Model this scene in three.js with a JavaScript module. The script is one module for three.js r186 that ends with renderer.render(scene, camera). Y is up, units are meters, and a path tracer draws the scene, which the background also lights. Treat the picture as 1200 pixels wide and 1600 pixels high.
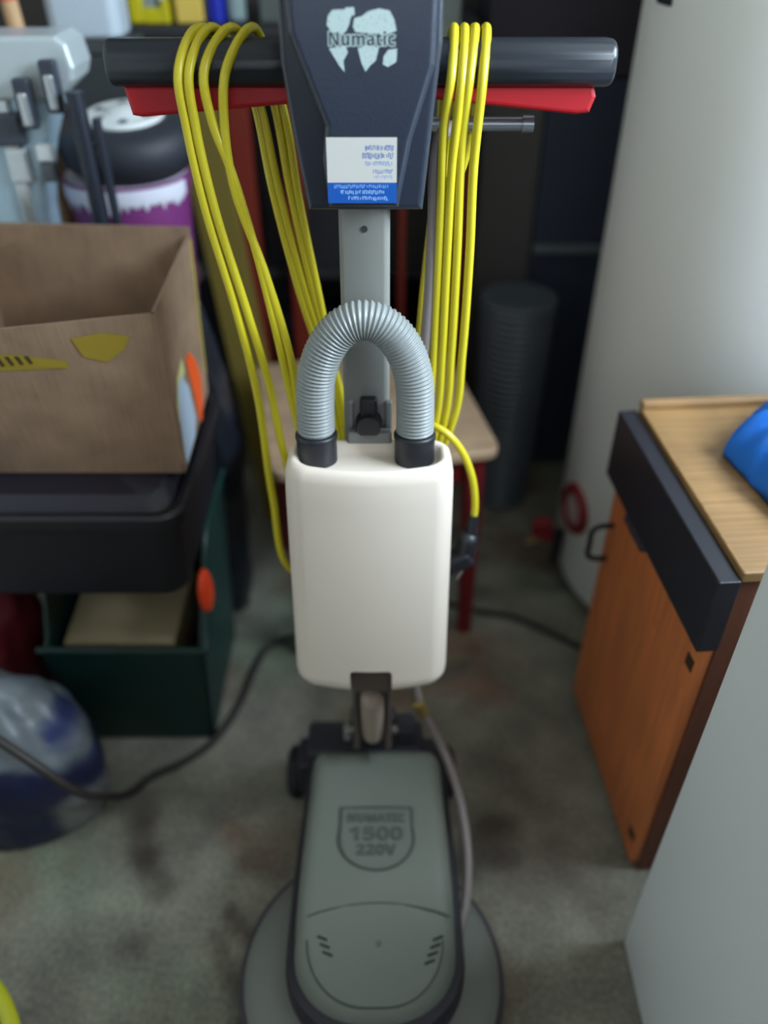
import * as THREE from 'three';
import { RoundedBoxGeometry } from 'three/addons/geometries/RoundedBoxGeometry.js';
import { TextGeometry } from 'three/addons/geometries/TextGeometry.js';
import { FontLoader } from 'three/addons/loaders/FontLoader.js';
import { mergeGeometries, mergeVertices, toCreasedNormals } from 'three/addons/utils/BufferGeometryUtils.js';
import { ImprovedNoise } from 'three/addons/math/ImprovedNoise.js';
import { RectAreaLightUniformsLib } from 'three/addons/lights/RectAreaLightUniformsLib.js';
import { Brush, Evaluator, SUBTRACTION } from 'three-bvh-csg';

// ---------------------------------------------------------------- camera, sky, lights, exposure
const scene = new THREE.Scene();
const renderer = new THREE.WebGLRenderer({ antialias: true });
renderer.toneMapping = THREE.LinearToneMapping;
renderer.toneMappingExposure = 1.0;
renderer.shadowMap.enabled = true;
const PITCH = 37.8 * Math.PI / 180;
const camera = new THREE.PerspectiveCamera(2 * Math.atan(800 / 1280) * 180 / Math.PI, 1200 / 1600, 0.02, 60);
camera.position.set(0, 1.48, 0);
camera.lookAt(0, 1.48 - Math.sin(PITCH), -Math.cos(PITCH));
camera.focus = 1.0;
camera.userData.fStop = 1.2;
scene.background = new THREE.Color().setRGB(0.62, 0.8, 1.0);
scene.backgroundIntensity = 1.4;
RectAreaLightUniformsLib.init();
const ROOM = { x0: -1.55, x1: 1.5, z0: -2.6, z1: 1.5, h: 2.6 };
const WIN1 = { z0: -1.1, z1: 0.1, y0: 1.6, y1: 2.45 };   // in the right-hand wall
const WIN2 = { x0: -0.9, x1: 1.1, y0: 1.5, y1: 2.25 };    // in the wall behind the photographer
function daylight(w, h, power, pos, target, col) {
  const l = new THREE.RectAreaLight(col, power, w, h);
  l.position.set(...pos); l.lookAt(...target); l.castShadow = true; scene.add(l);
}
daylight(1.12, 0.79, 34, [1.49, 2.025, -0.5], [0, 2.025, -0.5], new THREE.Color().setRGB(0.72, 0.87, 1.0));
daylight(1.9, 0.66, 0.9, [0.1, 1.875, 1.49], [0.1, 1.875, 0], new THREE.Color().setRGB(1.0, 0.92, 0.82));

// ---------------------------------------------------------------- helpers
let seed = 7;
const rnd = () => { seed = (seed * 16807) % 2147483647; return seed / 2147483647; };
const noiseGen = new ImprovedNoise();
const N3 = (x, y, z = 0) => noiseGen.noise(x, y, z);
const fbm = (x, y, z = 0, o = 4) => { let a = 0, w = 0.5; for (let i = 0; i < o; i++) { a += w * N3(x, y, z + i * 7.3); x *= 2.03; y *= 2.03; w *= 0.5; } return a; };
const V = (x, y, z) => new THREE.Vector3(x, y, z);
const clamp = THREE.MathUtils.clamp, lerp = THREE.MathUtils.lerp, sst = THREE.MathUtils.smoothstep;
const used = {};
function numbered(n) { used[n] = (used[n] ?? -1) + 1; return used[n] ? n + '_' + String(used[n]).padStart(3, '0') : n; }
function thing(name, label, category, base, group) {
  const o = new THREE.Group(); o.name = numbered(name); o.position.set(...base);
  o.userData = { label, category }; if (group) o.userData.group = group;
  scene.add(o); return o;
}
const rootOf = (o) => { while (o.parent && o.parent !== scene) o = o.parent; return o; };
// part(): geometry is given in room coordinates and stored relative to the thing's base
function part(t, name, geo, mat, label) {
  const p = rootOf(t).position; geo.translate(-p.x, -p.y, -p.z);
  const m = new THREE.Mesh(geo, mat); m.name = name; m.castShadow = m.receiveShadow = true;
  if (label) m.userData.label = label;
  t.add(m); return m;
}
function struct(name, geos, mat, parent) {
  const m = new THREE.Mesh(Array.isArray(geos) ? merge(geos) : geos, mat); m.name = name; m.castShadow = m.receiveShadow = true;
  if (!parent) m.userData.kind = 'structure';
  (parent ?? scene).add(m); return m;
}
function merge(list) {
  return mergeGeometries(list.map((g) => { const h = g.index ? g.toNonIndexed() : g; for (const k of Object.keys(h.attributes)) if (!['position', 'normal', 'uv'].includes(k)) h.deleteAttribute(k); if (!h.attributes.uv) h.setAttribute('uv', new THREE.BufferAttribute(new Float32Array(h.attributes.position.count * 2), 2)); return h; }));
}
function boxUV(g) {      // uv in metres from position and normal
  const p = g.attributes.position, n = g.attributes.normal, uv = new Float32Array(p.count * 2);
  for (let i = 0; i < p.count; i++) {
    const ax = Math.abs(n.getX(i)), ay = Math.abs(n.getY(i)), az = Math.abs(n.getZ(i)), x = p.getX(i), y = p.getY(i), z = p.getZ(i);
    if (ay >= ax && ay >= az) { uv[2 * i] = x; uv[2 * i + 1] = z; } else if (ax >= az) { uv[2 * i] = z; uv[2 * i + 1] = y; } else { uv[2 * i] = x; uv[2 * i + 1] = y; }
  }
  g.setAttribute('uv', new THREE.BufferAttribute(uv, 2)); return g;
}
function rbox(x0, x1, y0, y1, z0, z1, r = 0.004, seg = 2) {
  const g = new RoundedBoxGeometry(x1 - x0, y1 - y0, z1 - z0, seg, Math.min(r, (x1 - x0) / 2.01, (y1 - y0) / 2.01, (z1 - z0) / 2.01));
  g.translate((x0 + x1) / 2, (y0 + y1) / 2, (z0 + z1) / 2); return boxUV(g);
}
function cyl(a, b, r0, r1, seg = 24, open = false) {   // from a to b
  const d = b.clone().sub(a), g = new THREE.CylinderGeometry(r1, r0, d.length(), seg, 1, open);
  g.applyQuaternion(new THREE.Quaternion().setFromUnitVectors(V(0, 1, 0), d.clone().normalize()));
  g.translate((a.x + b.x) / 2, (a.y + b.y) / 2, (a.z + b.z) / 2); return g;
}
function tube(pts, r, seg = 80, rad = 10, closed = false, tension = 0.5) {
  const c = new THREE.CatmullRomCurve3(pts.map((p) => (p.isVector3 ? p : V(...p))), closed, 'centripetal', tension);
  const g = new THREE.TubeGeometry(c, seg, r, rad, closed);
  if (closed) return g;
  const s0 = new THREE.SphereGeometry(r, 10, 8), s1 = s0.clone(), a = c.getPoint(0), b = c.getPoint(1);
  s0.translate(a.x, a.y, a.z); s1.translate(b.x, b.y, b.z); return merge([g, s0, s1]);
}
function loft(rings, cap0 = true, cap1 = true, crease = 0) {   // rings: closed lists of [x, y, z] of one length
  const n = rings[0].length, pos = [], idx = [];
  for (const r of rings) for (const p of r) pos.push(...p);
  for (let k = 0; k < rings.length - 1; k++) for (let i = 0; i < n; i++) {
    const a = k * n + i, b = k * n + (i + 1) % n, c = a + n, d = b + n; idx.push(a, b, d, a, d, c);
  }
  const cap = (k, flip) => {
    const c = [0, 0, 0]; for (const p of rings[k]) for (let j = 0; j < 3; j++) c[j] += p[j] / n;
    const ci = pos.length / 3; pos.push(...c);
    for (let i = 0; i < n; i++) { const a = k * n + i, b = k * n + (i + 1) % n; flip ? idx.push(ci, b, a) : idx.push(ci, a, b); }
  };
  if (cap0) cap(0, true); if (cap1) cap(rings.length - 1, false);
  let vol = 0; const at = (i) => V(pos[3 * i], pos[3 * i + 1], pos[3 * i + 2]);
  for (let i = 0; i < idx.length; i += 3) vol += at(idx[i]).dot(at(idx[i + 1]).cross(at(idx[i + 2])));
  if (vol < 0) for (let i = 0; i < idx.length; i += 3) [idx[i], idx[i + 1]] = [idx[i + 1], idx[i]];   // faces look outwards
  const g = new THREE.BufferGeometry(); g.setAttribute('position', new THREE.Float32BufferAttribute(pos, 3)); g.setIndex(idx);
  g.computeVertexNormals();
  return crease ? toCreasedNormals(g, crease) : g;
}
function rrect(hw, hd, r, k = 6) {   // rounded rectangle outline, counter-clockwise in (a, b)
  const o = []; r = Math.min(r, hw, hd);
  for (const [cx, cy, t0] of [[hw - r, hd - r, 0], [-hw + r, hd - r, 1], [-hw + r, -hd + r, 2], [hw - r, -hd + r, 3]])
    for (let i = 0; i <= k; i++) { const t = (t0 + i / k) * Math.PI / 2; o.push([cx + r * Math.cos(t), cy + r * Math.sin(t)]); }
  return o;
}
function slab(pts, thick, inward) {   // flat panel of four corners with a thickness towards the vector inward
  const q = pts.map((p) => V(...p)), n = V(...inward).normalize().multiplyScalar(thick), P = [...q, ...q.map((p) => p.clone().add(n))];
  const F = [[0, 1, 2, 3], [7, 6, 5, 4], [0, 4, 5, 1], [1, 5, 6, 2], [2, 6, 7, 3], [3, 7, 4, 0]], pos = [], uv = [];
  const flip = q[1].clone().sub(q[0]).cross(q[2].clone().sub(q[0])).dot(n) > 0;
  for (const f of F) {
    const [a, b, c, d] = flip ? [...f].reverse() : f, w = P[a].distanceTo(P[b]), h = P[b].distanceTo(P[c]);
    for (const [i, u, v] of [[a, 0, 0], [b, w, 0], [c, w, h], [a, 0, 0], [c, w, h], [d, 0, h]]) { pos.push(...P[i].toArray()); uv.push(u, v); }
  }
  const g = new THREE.BufferGeometry(); g.setAttribute('position', new THREE.Float32BufferAttribute(pos, 3)); g.setAttribute('uv', new THREE.Float32BufferAttribute(uv, 2));
  g.computeVertexNormals(); return g;
}
function bentSlab(a, b, c, d, thick, inward, n = 14) {   // like slab, but bilinear between its corners: a panel that bows
  const q = [a, b, c, d].map((p) => V(...p)), off = V(...inward).normalize().multiplyScalar(thick), at = (i, j) => q[0].clone().lerp(q[1], i / n).lerp(q[3].clone().lerp(q[2], i / n), j / n), rings = [];
  for (let j = 0; j <= n; j++) { const r = []; for (let i = 0; i <= n; i++) r.push(at(i, j).toArray()); for (let i = n; i >= 0; i--) r.push(at(i, j).add(off).toArray()); rings.push(r); }
  const g = toCreasedNormals(loft(rings, false, false), 0.6), w = q[0].distanceTo(q[1]), top = []; 
  for (const j of [0, n]) for (let i = 0; i < n; i++) { const p = at(i, j), s = at(i + 1, j), p2 = p.clone().add(off), s2 = s.clone().add(off); top.push(...(j ? [p, s, s2, p, s2, p2] : [p, s2, s, p, p2, s2]).flatMap((v) => v.toArray())); }
  const e = new THREE.BufferGeometry(); e.setAttribute('position', new THREE.Float32BufferAttribute(top, 3)); e.computeVertexNormals();
  return boxUV(merge([g, e]));
}
function tex(size, fn, repeat = 1, srgb = true) {
  const d = new Uint8Array(size * size * 4);
  for (let y = 0; y < size; y++) for (let x = 0; x < size; x++) {
    const c = fn(x / size, y / size), i = (y * size + x) * 4;
    d[i] = clamp(c[0], 0, 255); d[i + 1] = clamp(c[1], 0, 255); d[i + 2] = clamp(c[2], 0, 255); d[i + 3] = 255;
  }
  const t = new THREE.DataTexture(d, size, size); t.wrapS = t.wrapT = THREE.RepeatWrapping; t.magFilter = THREE.LinearFilter; t.minFilter = THREE.LinearMipmapLinearFilter;
  t.generateMipmaps = true; if (srgb) t.colorSpace = THREE.SRGBColorSpace; t.repeat.set(repeat, repeat); t.needsUpdate = true; return t;
}
function canvasTex(w, h, draw) {
  const c = document.createElement('canvas'); c.width = w; c.height = h; draw(c.getContext('2d'), w, h);
  const t = new THREE.CanvasTexture(c); t.colorSpace = THREE.SRGBColorSpace; return t;
}
const std = (hex, roughness = 0.6, extra = {}) => new THREE.MeshPhysicalMaterial({ color: hex, roughness, ...extra });
const font = await new FontLoader().loadAsync('fonts/droid/droid_sans_bold.typeface.json');

// the polisher's handle leans 5 degrees back: geometry written as (x, u along the column, w towards the photographer)
const TILT = 5 * Math.PI / 180, JOINT = V(-0.02, 0.26, -0.95);
const tiltM = new THREE.Matrix4().makeRotationX(-TILT).setPosition(JOINT);
const tilt = (g) => g.applyMatrix4(tiltM);
const tp = (x, u, w) => V(x, u, w).applyMatrix4(tiltM);

// ---------------------------------------------------------------- materials
const grain = tex(256, (u, v) => { const a = 128 + 60 * fbm(u * 40, v * 40); return [a, a, a]; }, 6, false);
const STAINS = [[-0.475, -0.9, -0.455, -0.83, 0.035, 0.5], [-0.455, -0.83, -0.41, -0.77, 0.03, 0.45], [-0.277, -0.725, -0.222, -0.665, 0.02, 0.55], [-0.255, -0.82, -0.20, -0.8, 0.03, 0.35], [0.2, -0.9, 0.26, -0.8, 0.06, 0.3], [0.22, -1.05, 0.30, -0.95, 0.05, 0.25], [-0.30, -0.68, -0.25, -0.6, 0.02, 0.35], [0.32, -0.84, 0.38, -0.75, 0.05, 0.3]];
const concreteMap = tex(1024, (u, v) => {
  const X = u * 8, Y = v * 8, big = fbm(X * 0.55 + 3, Y * 0.55, 1, 4), mid = fbm(X * 2.5, Y * 2.5, 9, 4), fine = fbm(X * 26, Y * 26, 4, 2);
  let k = 1 + 0.30 * big + 0.30 * mid + 0.28 * fine, r = 124 * k, g = 121 * k, b = 108 * k;
  const rust = sst(fbm(X * 0.9 + 11, Y * 0.9 + 4, 2, 4), 0.02, 0.36); r = lerp(r, 116 * k, rust * 0.75); g = lerp(g, 90 * k, rust * 0.75); b = lerp(b, 74 * k, rust * 0.75);
  const smear = sst(fbm(X * 0.7 + Y * 1.1, Y * 0.8 - X * 0.5 + 30, 5, 3), 0.14, 0.42); r *= 1 - 0.28 * smear; g *= 1 - 0.31 * smear; b *= 1 - 0.31 * smear;
  const green = sst(fbm(X * 0.5 + 20, Y * 0.5 + 9, 6, 3), 0, 0.4); r *= 1 - 0.10 * green; b *= 1 - 0.05 * green;
  for (const [ax, az, bx, bz, w, d] of STAINS) {   // dark scuffs and rusty smears where they lie on the floor (metres)
    const px = u * 2, pz = v * 2 - 2, vx = bx - ax, vz = bz - az, qx = ((px - ax + 3) % 2) - 1, t = clamp((qx * vx + (pz - az) * vz) / (vx * vx + vz * vz), 0, 1);
    const dd = Math.hypot(qx - vx * t, pz - az - vz * t) + 0.012 * fbm(px * 30, pz * 30, 3, 2), m = 0.62 * d * (1 - sst(dd, 0, w * 1.5)); r *= 1 - m * 0.85; g *= 1 - m; b *= 1 - m;
  }
  return [r, g, b];
}, 0.5);
const M = {
  concrete: std(0xffffff, 0.88, { map: concreteMap, bumpMap: grain, bumpScale: 0.002 }),
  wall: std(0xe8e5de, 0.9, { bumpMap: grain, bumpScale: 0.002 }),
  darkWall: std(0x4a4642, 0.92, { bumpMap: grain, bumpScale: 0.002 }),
  ceiling: std(0xb8b2a6, 0.9),
  winFrame: std(0xdedede, 0.5),
  glass: new THREE.MeshPhysicalMaterial({ color: 0xffffff, transmission: 1, thickness: 0, roughness: 0.02 }),
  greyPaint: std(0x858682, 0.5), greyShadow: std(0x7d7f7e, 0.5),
  navyPlastic: std(0x252d3d, 0.36, { clearcoat: 0.35, clearcoatRoughness: 0.2, bumpMap: grain, bumpScale: 0.0006 }), blackPlastic: std(0x1b1d24, 0.42), gripPlastic: std(0x22272f, 0.33),
  rubber: std(0x1d1a22, 0.75), redPlastic: std(0xb3121f, 0.45), tank: std(0xe6d8ca, 0.36),
  hose: std(0x8d9292, 0.34), coverGrey: std(0x71766d, 0.62, { bumpMap: grain, bumpScale: 0.0012 }), skirt: std(0x6e716a, 0.6), bumper: std(0x3c343c, 0.7),
  chassis: std(0x2a2830, 0.65), cast: std(0x5a4f48, 0.5, { metalness: 0.2 }), barrel: std(0xa08f80, 0.55), chrome: std(0xc4c8cc, 0.2, { metalness: 1 }),
  emboss: std(0x515751, 0.6), rimGrey: std(0x484d49, 0.7), tubeGrey: std(0x857a78, 0.4), cable: std(0xd2c22a, 0.28), blackCable: std(0x2a2422, 0.6), groove: std(0x2c2f2c, 0.8),
};

// ---------------------------------------------------------------- the room
{
  const { x0, x1, z0, z1, h } = ROOM, t = 0.12;
  const b = (a, c, d, e, f, g) => rbox(a, c, d, e, f, g, 0.002, 1);
  struct('floor', b(x0 - t, x1 + t, -0.1, 0, z0 - t, z1 + t), M.concrete);
  struct('ceiling', b(x0 - t, x1 + t, h, h + 0.12, z0 - t, z1 + t), M.ceiling);
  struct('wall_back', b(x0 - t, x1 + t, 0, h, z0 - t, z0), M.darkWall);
  struct('wall_left', b(x0 - t, x0, 0, h, z0, z1), M.wall);
  struct('wall_right', [b(x1, x1 + t, 0, WIN1.y0, z0, z1), b(x1, x1 + t, WIN1.y1, h, z0, z1), b(x1, x1 + t, WIN1.y0, WIN1.y1, z0, WIN1.z0), b(x1, x1 + t, WIN1.y0, WIN1.y1, WIN1.z1, z1)], M.wall);
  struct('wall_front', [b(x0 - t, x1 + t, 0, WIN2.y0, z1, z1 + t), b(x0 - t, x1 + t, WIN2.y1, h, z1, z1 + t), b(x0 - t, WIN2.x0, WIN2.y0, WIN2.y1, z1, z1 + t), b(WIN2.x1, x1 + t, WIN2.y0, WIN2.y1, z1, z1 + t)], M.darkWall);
  const w1 = new THREE.Group(); w1.name = 'window_1'; w1.userData.kind = 'structure'; scene.add(w1);
  const f = 0.045, a = x1 + 0.05, c = x1 + 0.1;
  struct('window_frame', [b(a, c, WIN1.y0, WIN1.y0 + f, WIN1.z0, WIN1.z1), b(a, c, WIN1.y1 - f, WIN1.y1, WIN1.z0, WIN1.z1), b(a, c, WIN1.y0, WIN1.y1, WIN1.z0, WIN1.z0 + f), b(a, c, WIN1.y0, WIN1.y1, WIN1.z1 - f, WIN1.z1), b(a, c, WIN1.y0, WIN1.y1, -0.52, -0.48)], M.winFrame, w1);
  struct('window_pane', b(x1 + 0.07, x1 + 0.075, WIN1.y0 + f, WIN1.y1 - f, WIN1.z0 + f, WIN1.z1 - f), M.glass, w1);
  const w2 = new THREE.Group(); w2.name = 'window_2'; w2.userData.kind = 'structure'; scene.add(w2);
  const p = z1 + 0.05, q = z1 + 0.1;
  struct('window_frame', [b(WIN2.x0, WIN2.x1, WIN2.y0, WIN2.y0 + f, p, q), b(WIN2.x0, WIN2.x1, WIN2.y1 - f, WIN2.y1, p, q), b(WIN2.x0, WIN2.x0 + f, WIN2.y0, WIN2.y1, p, q), b(WIN2.x1 - f, WIN2.x1, WIN2.y0, WIN2.y1, p, q), b(0.08, 0.12, WIN2.y0, WIN2.y1, p, q)], M.winFrame, w2);
  struct('window_pane', b(WIN2.x0 + f, WIN2.x1 - f, WIN2.y0 + f, WIN2.y1 - f, z1 + 0.07, z1 + 0.075), M.glass, w2);
}

// ---------------------------------------------------------------- floor polisher
{
  const t = thing('floor_polisher', 'upright floor polishing machine with grey motor base, white tank and black head', 'floor polisher', [-0.02, 0, -0.6]);
  const CX = -0.02, CZ = -0.6;
  // skirt and brush
  const prof = [[0.0, 0.028], [0.196, 0.028], [0.207, 0.034], [0.211, 0.046], [0.207, 0.06], [0.19, 0.072], [0.165, 0.081], [0.13, 0.088], [0.0, 0.09]].map(([r, y]) => new THREE.Vector2(r, y));
  const sk = new THREE.LatheGeometry(prof, 72); sk.translate(CX, 0, CZ); part(t, 'brush_skirt', sk, M.skirt);
  const bump = new THREE.TorusGeometry(0.209, 0.0085, 12, 90); bump.rotateX(Math.PI / 2); bump.translate(CX, 0.047, CZ); part(t, 'bumper_ring', bump, M.bumper);
  const brush = new THREE.CylinderGeometry(0.185, 0.192, 0.03, 64); brush.translate(CX, 0.015, CZ); part(t, 'scrub_brush', brush, M.rubber);
  // the rounded motor housing: outline with a half-round nose
  const outline = (hw, zb, zf, rb, rf, grow) => {
    const o = []; hw += grow; zb -= grow; zf += grow; rb = Math.max(0.004, rb + grow); rf = Math.max(0.004, rf + grow);
    const K = 14, arc = (cx, cz, rx, rz, a0, a1) => { for (let i = 0; i <= K; i++) { const a = lerp(a0, a1, i / K); o.push([cx + rx * Math.cos(a), cz + rz * Math.sin(a)]); } };
    const m = (a, b, n) => { for (let i = 1; i < n; i++) o.push([lerp(a[0], b[0], i / n), lerp(a[1], b[1], i / n)]); };
    arc(hw - rf, zf - rf * 0.9, rf, rf * 0.9, 0, Math.PI / 2); arc(-hw + rf, zf - rf * 0.9, rf, rf * 0.9, Math.PI / 2, Math.PI);
    m([-hw, zf - rf * 0.9], [-hw, zb + rb], 6);
    arc(-hw + rb, zb + rb, rb, rb, Math.PI, 1.5 * Math.PI); arc(hw - rb, zb + rb, rb, rb, 1.5 * Math.PI, 2 * Math.PI);
    m([hw, zb + rb], [hw, zf - rf * 0.9], 6);
    return o;
  };
  const topY = (z) => 0.208 - 0.055 * sst(z, -0.67, -0.47) ** 1.2;   // falls away towards the nose
  const taper = (z) => lerp(0.915, 0.975, sst(z, -0.93, -0.66));
  const rings = [];
  const ringAt = (off, f) => outline(0.128, -0.935, -0.486, 0.028, 0.112, off).map(([x, z]) => [CX + x * taper(z) + 0.006, f(z), z]);
  for (const [off, f] of [[0.002, () => 0.105], [0.001, (z) => topY(z) - 0.04], [-0.002, (z) => topY(z) - 0.022], [-0.008, (z) => topY(z) - 0.009], [-0.018, (z) => topY(z) - 0.0015], [-0.03, (z) => topY(z) + 0.001]]) rings.push(ringAt(off, f));
  const inner = ringAt(-0.03, (z) => 0);
  for (const k of [0.75, 0.5, 0.25, 0.08]) rings.push(inner.map(([x, , z]) => { const zz = -0.7 + (z + 0.7) * k, xx = CX + (x - CX) * k; return [xx, topY(zz) + 0.001 + 0.003 * (1 - k), zz]; }));
  const cover = part(t, 'motor_cover', loft(rings.map((r) => [...r].reverse()), true, true), M.coverGrey);
  const lip = ringAt(-0.021, (z) => topY(z) + 0.0004).filter(([, , z]) => z > -0.6).map((p) => V(...p)).sort((a, b) => Math.atan2(a.z + 0.66, a.x - CX) - Math.atan2(b.z + 0.66, b.x - CX)), lips = [];
  for (const p of lip) if (!lips.length || p.distanceTo(lips[lips.length - 1]) > 0.004) lips.push(p);
  part(cover, 'nose_crease', tube(lips, 0.0013, 90, 6), M.rimGrey);
  // embossed emblem: a shield with a flat top and round bottom, lettering in relief
  const ey = 0.2125, ez = -0.752, sh = [];
  const S = (x, z) => V(-0.013 + x, ey, ez + z);
  const arcPts = []; for (let i = 0; i <= 20; i++) { const a = Math.PI * (-0.08 + 1.16 * i / 20); arcPts.push(S(0.0625 * Math.cos(a), 0.004 + 0.057 * Math.sin(a))); }
  const ringPts = [S(-0.06, -0.05), ...[...arcPts].reverse().filter((_, i) => true), S(0.06, -0.05)];
  const emblem = part(cover, 'emblem_rim', merge([tube(ringPts, 0.0023, 90, 8), tube([S(-0.06, -0.05), S(0, -0.0515), S(0.06, -0.05)], 0.0023, 30, 8)]), M.rimGrey);
  const plate = new THREE.Shape(); plate.moveTo(-0.058, 0.048); plate.lineTo(0.058, 0.048); plate.absarc(0, -0.004, 0.0585, 0.08, -Math.PI - 0.08, true); plate.closePath();
  const pg = new THREE.ExtrudeGeometry(plate, { depth: 0.0015, bevelEnabled: true, bevelSize: 0.001, bevelThickness: 0.0008, bevelSegments: 2, curveSegments: 24 });
  pg.rotateX(-Math.PI / 2); pg.translate(-0.013, ey - 0.002, ez); part(cover, 'emblem_plate', pg, std(0x6b7068, 0.62));
  for (const [s, size, y, sx] of [['NUMATIC', 0.0155, 0.024, 1.0], ['1500', 0.024, -0.009, 1.25], ['220V', 0.0185, -0.035, 1.15]]) {
    const g = new TextGeometry(s, { font, size, depth: 0.0016, curveSegments: 3, bevelEnabled: true, bevelSize: 0.0005, bevelThickness: 0.0006, bevelSegments: 1 });
    g.computeBoundingBox(); g.translate(-(g.boundingBox.max.x + g.boundingBox.min.x) / 2, 0, 0); g.scale(sx, 1, 1); g.rotateX(-Math.PI / 2); g.translate(-0.013, ey + 0.0004, ez - y); part(cover, 'embossed_lettering', g, M.emboss);
  }
  // seam across the cover, vents, screw
  const seam = []; for (let i = 0; i <= 24; i++) { const x = -0.119 + 0.222 * i / 24, z = -0.622 - 0.018 * Math.cos((x + 0.008) / 0.112 * Math.PI / 2); seam.push(V(x, topY(z) + 0.0014 - (Math.abs(x + 0.008) > 0.095 ? 0.004 * ((Math.abs(x + 0.008) - 0.095) / 0.015) : 0), z)); }
  part(cover, 'cover_seam', tube(seam, 0.0014, 60, 6), std(0x4c524c, 0.8));
  for (const s of [-1, 1]) for (let k = 0; k < 4; k++) {
    if (s < 0 && k === 3) continue;
    const g = new RoundedBoxGeometry(0.017, 0.003, 0.0042, 2, 0.0014); g.rotateY(s * 0.35); g.rotateX(0.25);
    const z = -0.592 + k * 0.0098, x = -0.006 + s * (0.089 - k * 0.0045); g.translate(x, topY(z) + 0.0008, z); part(cover, 'vent_slot', g, M.groove);
  }
  const scr = new THREE.CylinderGeometry(0.005, 0.005, 0.002, 16); scr.rotateX(0.25); scr.translate(-0.008, topY(-0.585) + 0.001, -0.585); part(cover, 'screw', scr, std(0x5a5a54, 0.6));
  // dark body under the cover
  const body = [[0.012, 0.075], [0.017, 0.09], [0.017, 0.125], [0.012, 0.14]].map(([off, y]) => outline(0.128, -0.955, -0.486, 0.03, 0.112, off).map(([x, z]) => [CX + x * taper(z) + 0.006, y, z]));
  part(t, 'motor_body', loft(body.map((r) => r.reverse()), true, true, 0.6), M.chassis);
  // rear chassis and transport wheels
  part(t, 'rear_chassis', merge([rbox(-0.145, 0.075, 0.13, 0.195, -1.005, -0.925, 0.012, 4), rbox(-0.165, 0.12, 0.05, 0.15, -1.0, -0.93, 0.01, 3)]), M.chassis);
  for (const x of [-0.175, 0.125]) {
    const tyre = new THREE.TorusGeometry(0.036, 0.017, 14, 36); tyre.rotateY(Math.PI / 2); tyre.translate(x, 0.053, -0.985);
    const w = part(t, 'wheel', tyre, M.rubber);
    part(w, 'hub', cyl(V(x - 0.012, 0.053, -0.985), V(x + 0.012, 0.053, -0.985), 0.026, 0.026, 24), std(0x55555a, 0.5));
  }
  part(t, 'wheel_axle', cyl(V(-0.175, 0.053, -0.985), V(0.125, 0.053, -0.985), 0.008, 0.008), M.chrome);
  // yoke that joins the handle to the base
  part(t, 'yoke', tilt(merge([rbox(-0.033, -0.023, -0.01, 0.2, -0.005, 0.06, 0.004), rbox(0.023, 0.033, -0.01, 0.2, -0.005, 0.06, 0.004), rbox(-0.033, 0.033, 0.13, 0.236, 0.03, 0.066, 0.006), rbox(-0.03, 0.03, -0.03, 0.2, -0.005, 0.02, 0.004), rbox(-0.0295, 0.0295, 0.2, 0.25, 0.035, 0.126, 0.004)])), M.cast);
  part(t, 'hinge_block', rbox(-0.062, 0.022, 0.185, 0.262, -0.985, -0.935, 0.008, 3), M.chassis);
  const br = new THREE.CapsuleGeometry(0.0195, 0.12, 8, 20); br.rotateX(0.28); br.translate(0.0, 0.07, 0.055); part(t, 'pivot_barrel', tilt(br), M.barrel);
  part(t, 'pivot_bolt', merge([cyl(V(-0.06, 0.262, -0.93), V(0.02, 0.262, -0.93), 0.006, 0.006, 12), cyl(V(-0.064, 0.262, -0.93), V(-0.056, 0.262, -0.93), 0.01, 0.01, 6), cyl(V(0.016, 0.262, -0.93), V(0.024, 0.262, -0.93), 0.01, 0.01, 6)]), std(0x8a8884, 0.35, { metalness: 0.8 }));
  part(t, 'tilt_pedal', rbox(0.02, 0.06, 0.19, 0.235, -0.99, -0.945, 0.008), M.chassis);
  part(t, 'cable_lug', rbox(-0.075, -0.058, 0.19, 0.225, -0.975, -0.955, 0.004), std(0x9a968c, 0.4));
  // column
  const colO = rrect(0.0315, 0.028, 0.009, 5).map(([x, w]) => [x - 0.004, w]);
  const colRings = [0.0, 0.93].map((u) => colO.map(([x, w]) => [x, u, w]));
  const column = part(t, 'column', tilt(loft(colRings.map((r) => [...r].reverse()), true, true, 0.5)), M.greyPaint);
  part(column, 'column_screw', tilt(cyl(V(-0.004, 0.882, 0.027), V(-0.004, 0.882, 0.0295), 0.004, 0.004, 12)), M.groove);
  // tank latch
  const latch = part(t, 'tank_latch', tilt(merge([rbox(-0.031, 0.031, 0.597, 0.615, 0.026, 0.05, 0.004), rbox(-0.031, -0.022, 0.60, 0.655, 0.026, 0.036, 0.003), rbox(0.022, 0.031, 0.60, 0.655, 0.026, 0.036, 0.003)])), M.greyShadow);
  part(latch, 'latch_knob', tilt(merge([cyl(V(-0.001, 0.622, 0.026), V(-0.001, 0.622, 0.05), 0.019, 0.016, 20), rbox(-0.013, 0.011, 0.632, 0.662, 0.027, 0.043, 0.005)])), M.blackPlastic);
  // tank
  const tankRing = (hw, wb, wf, bow, r, u, dip = 0) => {
    const hd = (wf - wb) / 2, o = rrect(hw, hd, r, 6), full = [];
    for (let i = 0; i < o.length; i++) { const a = o[i], b = o[(i + 1) % o.length], d = Math.hypot(b[0] - a[0], b[1] - a[1]), n = Math.max(1, Math.round(d / 0.016)); for (let k = 0; k < n; k++) full.push([lerp(a[0], b[0], k / n), lerp(a[1], b[1], k / n)]); }
    return full;
  };
  const base0 = tankRing(0.114, 0, 0.09, 0, 0.026, 0);
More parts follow.
